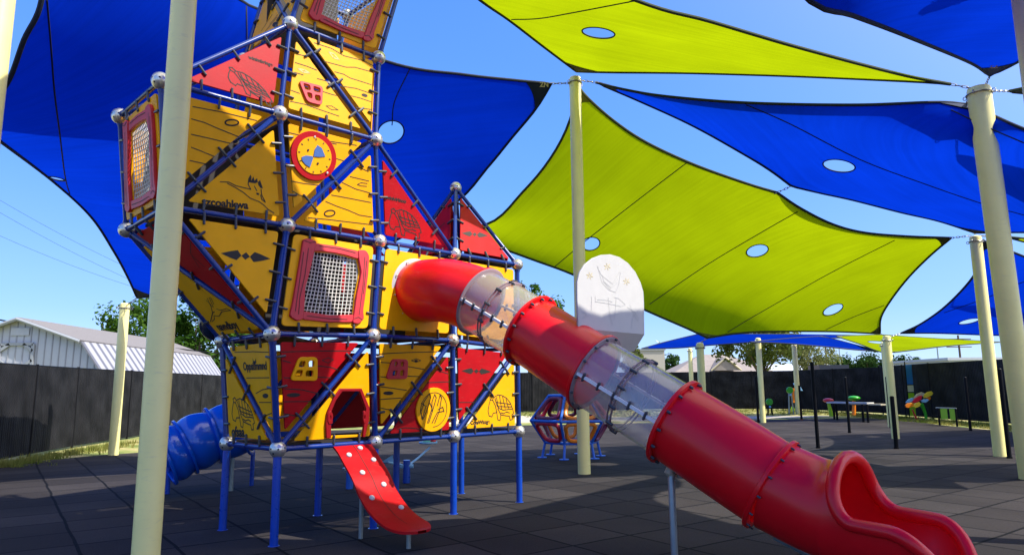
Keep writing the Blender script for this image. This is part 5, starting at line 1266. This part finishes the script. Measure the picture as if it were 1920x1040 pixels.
# ------------------------------------------------------------------ buildings beyond
def hiphouse(x0, x1, y0, y1, h, ridge, label, wm, rm):
    root = thing('house', V((x0+x1)/2, y0, 0), label, 'house'); g2 = MB(); g2.abox((x0+.3, y0+.3, 0), (x1-.3, y1-.3, h)); mk('wall', g2, wm, root, sm=False)
    m_ = (y0+y1)/2; d = (y1-y0)/2; g2 = MB(); g2.add([V(x0, y0, h), V(x1, y0, h), V(x1, y1, h), V(x0, y1, h), V(x0+d, m_, ridge), V(x1-d, m_, ridge)], [(0, 1, 5, 4), (1, 2, 5), (2, 3, 4, 5), (3, 0, 4), (0, 3, 2, 1)]); mk('roof', g2, rm, root, sm=False)
    return root
M_hroof = mat('weathered brown roof', (.27, .23, .21), .9, var=.15, vscale=3); M_beige = mat('beige wall', (.46, .42, .36), .8, var=.06)
M_wroof = mat('pale metal roof', (.62, .66, .74), .5)
hh = hiphouse(15.8, 26.5, 70, 78, 2.7, 4.75, 'low house with a weathered brown hip roof beyond the far fence', M_beige, M_hroof)
g2 = MB(); g2.add([V(19.6, 69.7, 3.0), V(22.6, 69.7, 3.0), V(21.1, 69.7, 4.25), V(21.1, 73.5, 4.25)], [(0, 1, 2), (0, 2, 3), (1, 3, 2)]); mk('gable', g2, M_hroof, hh, sm=False)
g2 = MB(); g2.tube([V(19.6, 69.6, 3.0), V(21.1, 69.6, 4.25), V(22.6, 69.6, 3.0)], .09, 6); mk('gable_trim', g2, M_wood, hh, sm=False)
bx = thing('building', V(12.6, 64, 0), 'beige flat topped block rising just right of the white arched board', 'building')
g2 = MB(); g2.abox((11.4, 64, 0), (13.85, 68, 4.75)); mk('wall', g2, M_beige, bx, sm=False)
g2 = MB(); g2.abox((11.3, 63.9, 4.75), (13.95, 68.1, 4.9)); mk('roof', g2, M_trim, bx, sm=False)
lb2 = thing('warehouse', V(34, 84, 0), 'long low warehouse with a pale bluish metal roof behind the far fence', 'building')
g2 = MB(); g2.abox((27.5, 84, 0), (39.5, 95, 2.9)); mk('wall', g2, M_beige, lb2, sm=False)
g2 = MB(); g2.add([V(27, 83.6, 2.9), V(40, 83.6, 2.9), V(40, 89.5, 4.1), V(27, 89.5, 4.1), V(27, 95.4, 2.9), V(40, 95.4, 2.9)], [(0, 1, 2, 3), (3, 2, 5, 4), (0, 3, 4), (1, 5, 2)]); mk('roof', g2, M_wroof, lb2, sm=False)
wb2 = thing('building', V(40, 60, 0), 'white flat roofed building showing above the right fence between the two poles', 'building')
g2 = MB(); g2.abox((37.2, 60, 0), (46, 70, 3.5)); mk('wall', g2, M_shedw, wb2, sm=False); g2 = MB(); g2.abox((37.0, 59.8, 3.5), (46.2, 70.2, 3.72)); mk('roof', g2, M_shedw, wb2, sm=False)
# dark truck
tk = thing('parked_truck', V(28.5, 62, 0), 'dark box truck whose roof shows above the far fence left of the tree clump', 'truck')
M_truck = mat('dark blue truck paint', (.012, .014, .03), .3)
g2 = MB(); g2.abox((27.0, 62, .9), (29.6, 64.4, 3.25)); g2.v[-1].z = 3.25; mk('cargo_box', g2, M_truck, tk, sm=False)
g2 = MB(); g2.add([V(29.65, 62.1, .6), V(31.2, 62.1, .6), V(31.2, 64.3, .6), V(29.65, 64.3, .6), V(29.65, 62.1, 2.95), V(30.3, 62.1, 2.9), V(31.1, 62.1, 1.9), V(29.65, 64.3, 2.95), V(30.3, 64.3, 2.9), V(31.1, 64.3, 1.9)], [(0, 1, 6, 5, 4), (3, 7, 8, 9, 2), (4, 5, 8, 7), (5, 6, 9, 8), (6, 1, 2, 9), (0, 3, 2, 1), (0, 4, 7, 3)]); mk('cab', g2, M_truck, tk, sm=False)
for x in (27.7, 30.6): g2 = MB(); g2.tube([V(x, 61.95, .45), V(x, 62.25, .45)], .45, 18); mk('wheel', g2, M_black, tk)
# utility poles, street light, wires
def upole(px, ytop, Y, r, label, arms=0, col_=M_bark):
    t = at(px, ytop, Y); root = thing('utility_pole', V(t.x, Y, 0), label, 'utility pole'); g2 = MB(); g2.tube([V(t.x, Y, 0), V(t.x, Y, t.z)], [r, r*.7], 8); mk('post', g2, col_, root)
    for k in range(arms): g2 = MB(); g2.tube([V(t.x-1.6, Y, t.z-.5-k*1.0), V(t.x+1.6, Y, t.z-.5-k*1.0)], .07, 6); mk('crossarm', g2, col_, root)
    return t
upole(1547, 640, 92, .17, 'brown utility pole left of the far tree clump'); upole(1573, 650, 120, .12, 'thin utility pole in front of the far tree clump', col_=M_steel)
upole(1757, 650, 100, .12, 'thin bare utility pole above the right fence', col_=M_steel); upole(1796, 628, 90, .16, 'utility pole with two crossarms above the right fence', 2)
t = at(1236, 640, 90); lt = thing('street_lamp', V(t.x, 90, 0), 'distant double armed street lamp above the beige block', 'street lamp')
g2 = MB(); g2.tube([V(t.x, 90, 0), V(t.x, 90, t.z)], .07, 6); mk('post', g2, M_steel, lt)
for sx_ in (1, -.3): g2 = MB(); g2.tube([V(t.x, 90, t.z-.2), V(t.x+1.2*sx_, 90, t.z+.1), V(t.x+1.7*sx_, 90, t.z+.1)], .05, 6); mk('arm', g2, M_steel, lt)
def wire(a, b, sag, r, label):
    g2 = MB(); P = [a.lerp(b, k/16)-Z*sag*4*(k/16)*(1-k/16) for k in range(17)]; g2.tube(P, r, 5); tag(mk('power_line', g2, M_black, None), label, 'power line', 'overhead wires at the left')
wire(at(-200, 560, 22), at(480, 668, 42), .25, .03, 'thick black overhead wire running down above the shed roof')
M_w = M_black
wire(at(-200, 250, 50), at(330, 540, 70), .8, .012, 'highest thin overhead wire crossing the sky at the left')
wire(at(-200, 275, 50), at(330, 560, 70), .8, .012, 'middle thin overhead wire, just below the highest one, at the left')
wire(at(-200, 345, 50), at(330, 560, 70), .8, .012, 'lowest thin overhead wire in the sky at the left')
# ------------------------------------------------------------------ far playground furniture
def bpost(bx_, by_, tx_, ty_, d, label, foot=None):
    b = ground(bx_, by_); t = at(tx_, ty_, b.y); root = thing('black_post', b, label, 'post', 'thin black posts standing on the rubber tiles')
    g2 = MB(); g2.tube([b, V(b.x, b.y, t.z-.02), V(b.x, b.y, t.z)], [d/2, d/2, d*.3], 12); mk('post', g2, M_black, root)
    g2 = MB(); g2.tube([b+Z*.04, b], d*.62, 12); mk('base', g2, foot or M_black, root)
bpost(1534, 840, 1517, 678, .09, 'tallest thin black post, left of the red mushroom table')
bpost(1593, 811, 1586, 706, .09, 'thin black post standing in front of the mushroom table')
bpost(1681, 841, 1671, 742, .10, 'short thick black post in front of the pole where two sails meet')
bpost(1670, 802, 1659, 706, .07, 'thin black post tight against the left side of the short cream pole')
bpost(1820, 807, 1816, 706, .09, 'thin black post right of the green bench')
bpost(1893, 859, 1880, 690, .09, 'thin black post between the two cream poles at the right edge')
bpost(1503, 787, 1498, 722, .10, 'black post with a rusty foot beside the blue and orange figure', mat('rusty foot', (.30, .10, .04), .9))
bpost(1422, 792, 1419, 706, .10, 'thin black post just left of the thin cream pole by the drums')
def drum(px, py, bxp, byp, rpx, label, lg=M_black):
    b = ground(bxp, byp); Y_ = b.y; c_ = at(px, py, Y_); r = rpx*Y_/FPX; root = thing('drum', V(c_.x, Y_, 0), label, 'drum', 'green disc drums by the far fence')
    g2 = MB(); g2.tube([c_+V(0, -.05, 0), c_+V(0, -.03, 0), c_+V(0, .06, 0)], [r*.9, r, r], 26); mk('drum_head', g2, M_ggreen, root)
    for dx in (-.1, .1): g2 = MB(); g2.tube([V(c_.x+dx*1.2, Y_, 0), V(c_.x+dx*.6, Y_, c_.z-r*.7)], .045, 8); mk('leg', g2, lg, root)
    g2 = MB(); g2.sphere(V(c_.x, Y_-.05, c_.z-r-.08), .06, 10, 8); mk('knob', g2, M_sky, root)
drum(1442.5, 753, 1442, 778, 6.2, 'lower green disc drum right of the thin cream pole'); drum(1481, 731, 1481, 776, 6.0, 'upper green disc drum beside the blue and orange figure', M_steel)
b = ground(1493, 774); Y_ = b.y; fg = thing('play_figure', b, 'upright play figure with an orange board and a pale blue wing shape', 'play figure')
k_ = Y_/FPX
def flat(pxs, m_, nm, par, Y0, th_=.03, label=None):
    c0 = at(pxs[0][0], pxs[0][1], Y0); pts = [at(x, y, Y0) for x, y in pxs]; me = curve_mesh([[V((p-c0).x, (p-c0).z) for p in pts]], th_, .004, c0, V(1, 0, 0), Z, V(0, -1, 0)); return link(nm, me, m_, par, sm=False, label=label, fix=False)
flat([(1487, 727), (1494, 728), (1496, 755), (1485, 754)], M_orange, 'board', fg, Y_)
flat([(1487, 718), (1493, 717), (1499, 722), (1505, 732), (1500, 732), (1492, 727)], M_sky, 'wing', fg, Y_-.15)
flat([(1496, 728), (1500, 730), (1503, 770), (1497, 771)], M_shedw, 'side_board', fg, Y_+.1)
flat([(1483, 763), (1487, 760), (1490, 768), (1488, 772), (1484, 770)], M_lime, 'foot_swirl', fg, Y_-.1)
g2 = MB(); g2.tube([b, b+Z*1.2], .05, 8); mk('post', g2, M_steel, fg)
for (cx, cy, w_, bx_, by_, cm, sm_, lab) in ((1553, 750, 19, 1559, 780, M_mred, M_lime, 'red capped mushroom at the left end of the long table'), (1601, 746, 22, 1601, 779, M_ggreen, M_orange, 'green capped mushroom with an orange stem behind the long table')):
    b = ground(bx_, by_); Y_ = b.y; c_ = at(cx, cy, Y_); r = w_/2*Y_/FPX; root = thing('mushroom_stool', b, lab, 'mushroom stool', 'mushroom stools at the table')
    g2 = MB(); g2.sphere(c_, r, 22, 12, sq=(1, 1, .42)); mk('cap', g2, cm, root); g2 = MB(); g2.tube([b, V(b.x*.3+c_.x*.7, Y_, b.z*.3+c_.z*.6), c_], [.10, .08, .07], 12); mk('stem', g2, sm_, root)
b = ground(1570, 787); e_ = ground(1628, 792); tb2 = thing('table', b, 'long pale plank table on black legs beside the mushrooms', 'table')
a_, c_ = at(1556, 755, b.y), at(1632, 754, e_.y+.5); a_.z = c_.z = .78; t = (c_-a_); g2 = MB(); g2.box((a_+c_)/2, t/2, V(-t.y, t.x, 0).normalized()*.22, V(0, 0, .035)); mk('table_top', g2, M_white, tb2, sm=False)
d_ = V(.3, -.45, -.05); g2 = MB(); g2.box((a_+c_)/2+d_+t*.12, t*.38, V(-t.y, t.x, 0).normalized()*.16, V(0, 0, .03)); mk('side_plank', g2, M_wood, tb2, sm=False)
for p in (b, e_, b+V(.1, .5, 0), e_+V(.05, .5, 0)): g2 = MB(); g2.tube([p, p+Z*.74], .05, 8); mk('leg', g2, M_black, tb2)
b = ground(1737, 787); Y_ = b.y; fl = thing('flower_sculpture', b, 'big multicoloured flower sculpture on a bent green stem by the right fence', 'sculpture')
Rp = reg(1680, 720, 150/1733)
for pts, m_, dy in (([(200, 400), (260, 330), (340, 290), (380, 300), (340, 370), (260, 400)], M_sky, .1), ([(380, 290), (450, 210), (550, 170), (610, 190), (590, 250), (480, 290), (400, 330)], M_wood, .06), ([(340, 390), (400, 310), (500, 250), (560, 240), (540, 330), (450, 390), (380, 410)], M_mred, 0),
                    ([(590, 230), (680, 170), (760, 150), (800, 190), (770, 240), (690, 270), (600, 300)], M_yplas, .1), ([(540, 350), (600, 320), (680, 315), (700, 350), (640, 395), (570, 390)], M_sky, .02), ([(660, 300), (700, 265), (740, 270), (745, 310), (710, 350)], M_orange, .12), ([(195, 450), (250, 410), (340, 400), (390, 430), (360, 480), (270, 510), (210, 495)], M_orange, -.1),
                    ([(360, 480), (420, 410), (500, 385), (530, 420), (500, 480), (420, 510)], M_yplas, -.14)): flat(Rp(pts), m_, 'petal', fl, Y_+dy*2, .03)
g2 = MB(); g2.tube([at(x, y, Y_) for x, y in Rp([(545, 420), (600, 530), (640, 640), (655, 765)])], [.08, .07, .06, .06], 10); mk('stem', g2, M_ggreen, fl)
g2 = MB(); g2.tube([at(x, y, Y_-.1) for x, y in Rp([(350, 540), (400, 660), (460, 770), (480, 810)])], [.03, .035, .04, .05], 8); mk('stem', g2, M_mred, fl)
b1 = ground(1762, 797); b2_ = ground(1795, 799); bn2 = thing('bench', b1, 'low black bench with two green back boards by the right fence', 'bench')
for p in (b1, b2_): 
    g2 = MB(); g2.tube([p, p+Z*.66], .035, 8); mk('leg', g2, M_black, bn2)
ax = (b2_-b1); 
g2 = MB(); g2.tube([b1+Z*.66-ax*.12, b2_+Z*.66+ax*.05], .02, 8); mk('rail', g2, M_steel, bn2)
for f0, f1 in ((.14, .50), (.66, 1.0)): 
    g2 = MB(); p, q = b1+ax*f0, b1+ax*f1; g2.box((p+q)/2+Z*.44, (q-p)/2, V(0, .02, 0), Z*.2); mk('back_board', g2, M_lime, bn2, sm=False)
g2 = MB(); g2.box((b1+b2_)/2+V(0, .2, .36), ax*.55, V(0, .18, 0), Z*.02); mk('seat', g2, M_black, bn2, sm=False)
for o_ in list(bpy.data.objects):
    if '_o' in o_: del o_['_o']
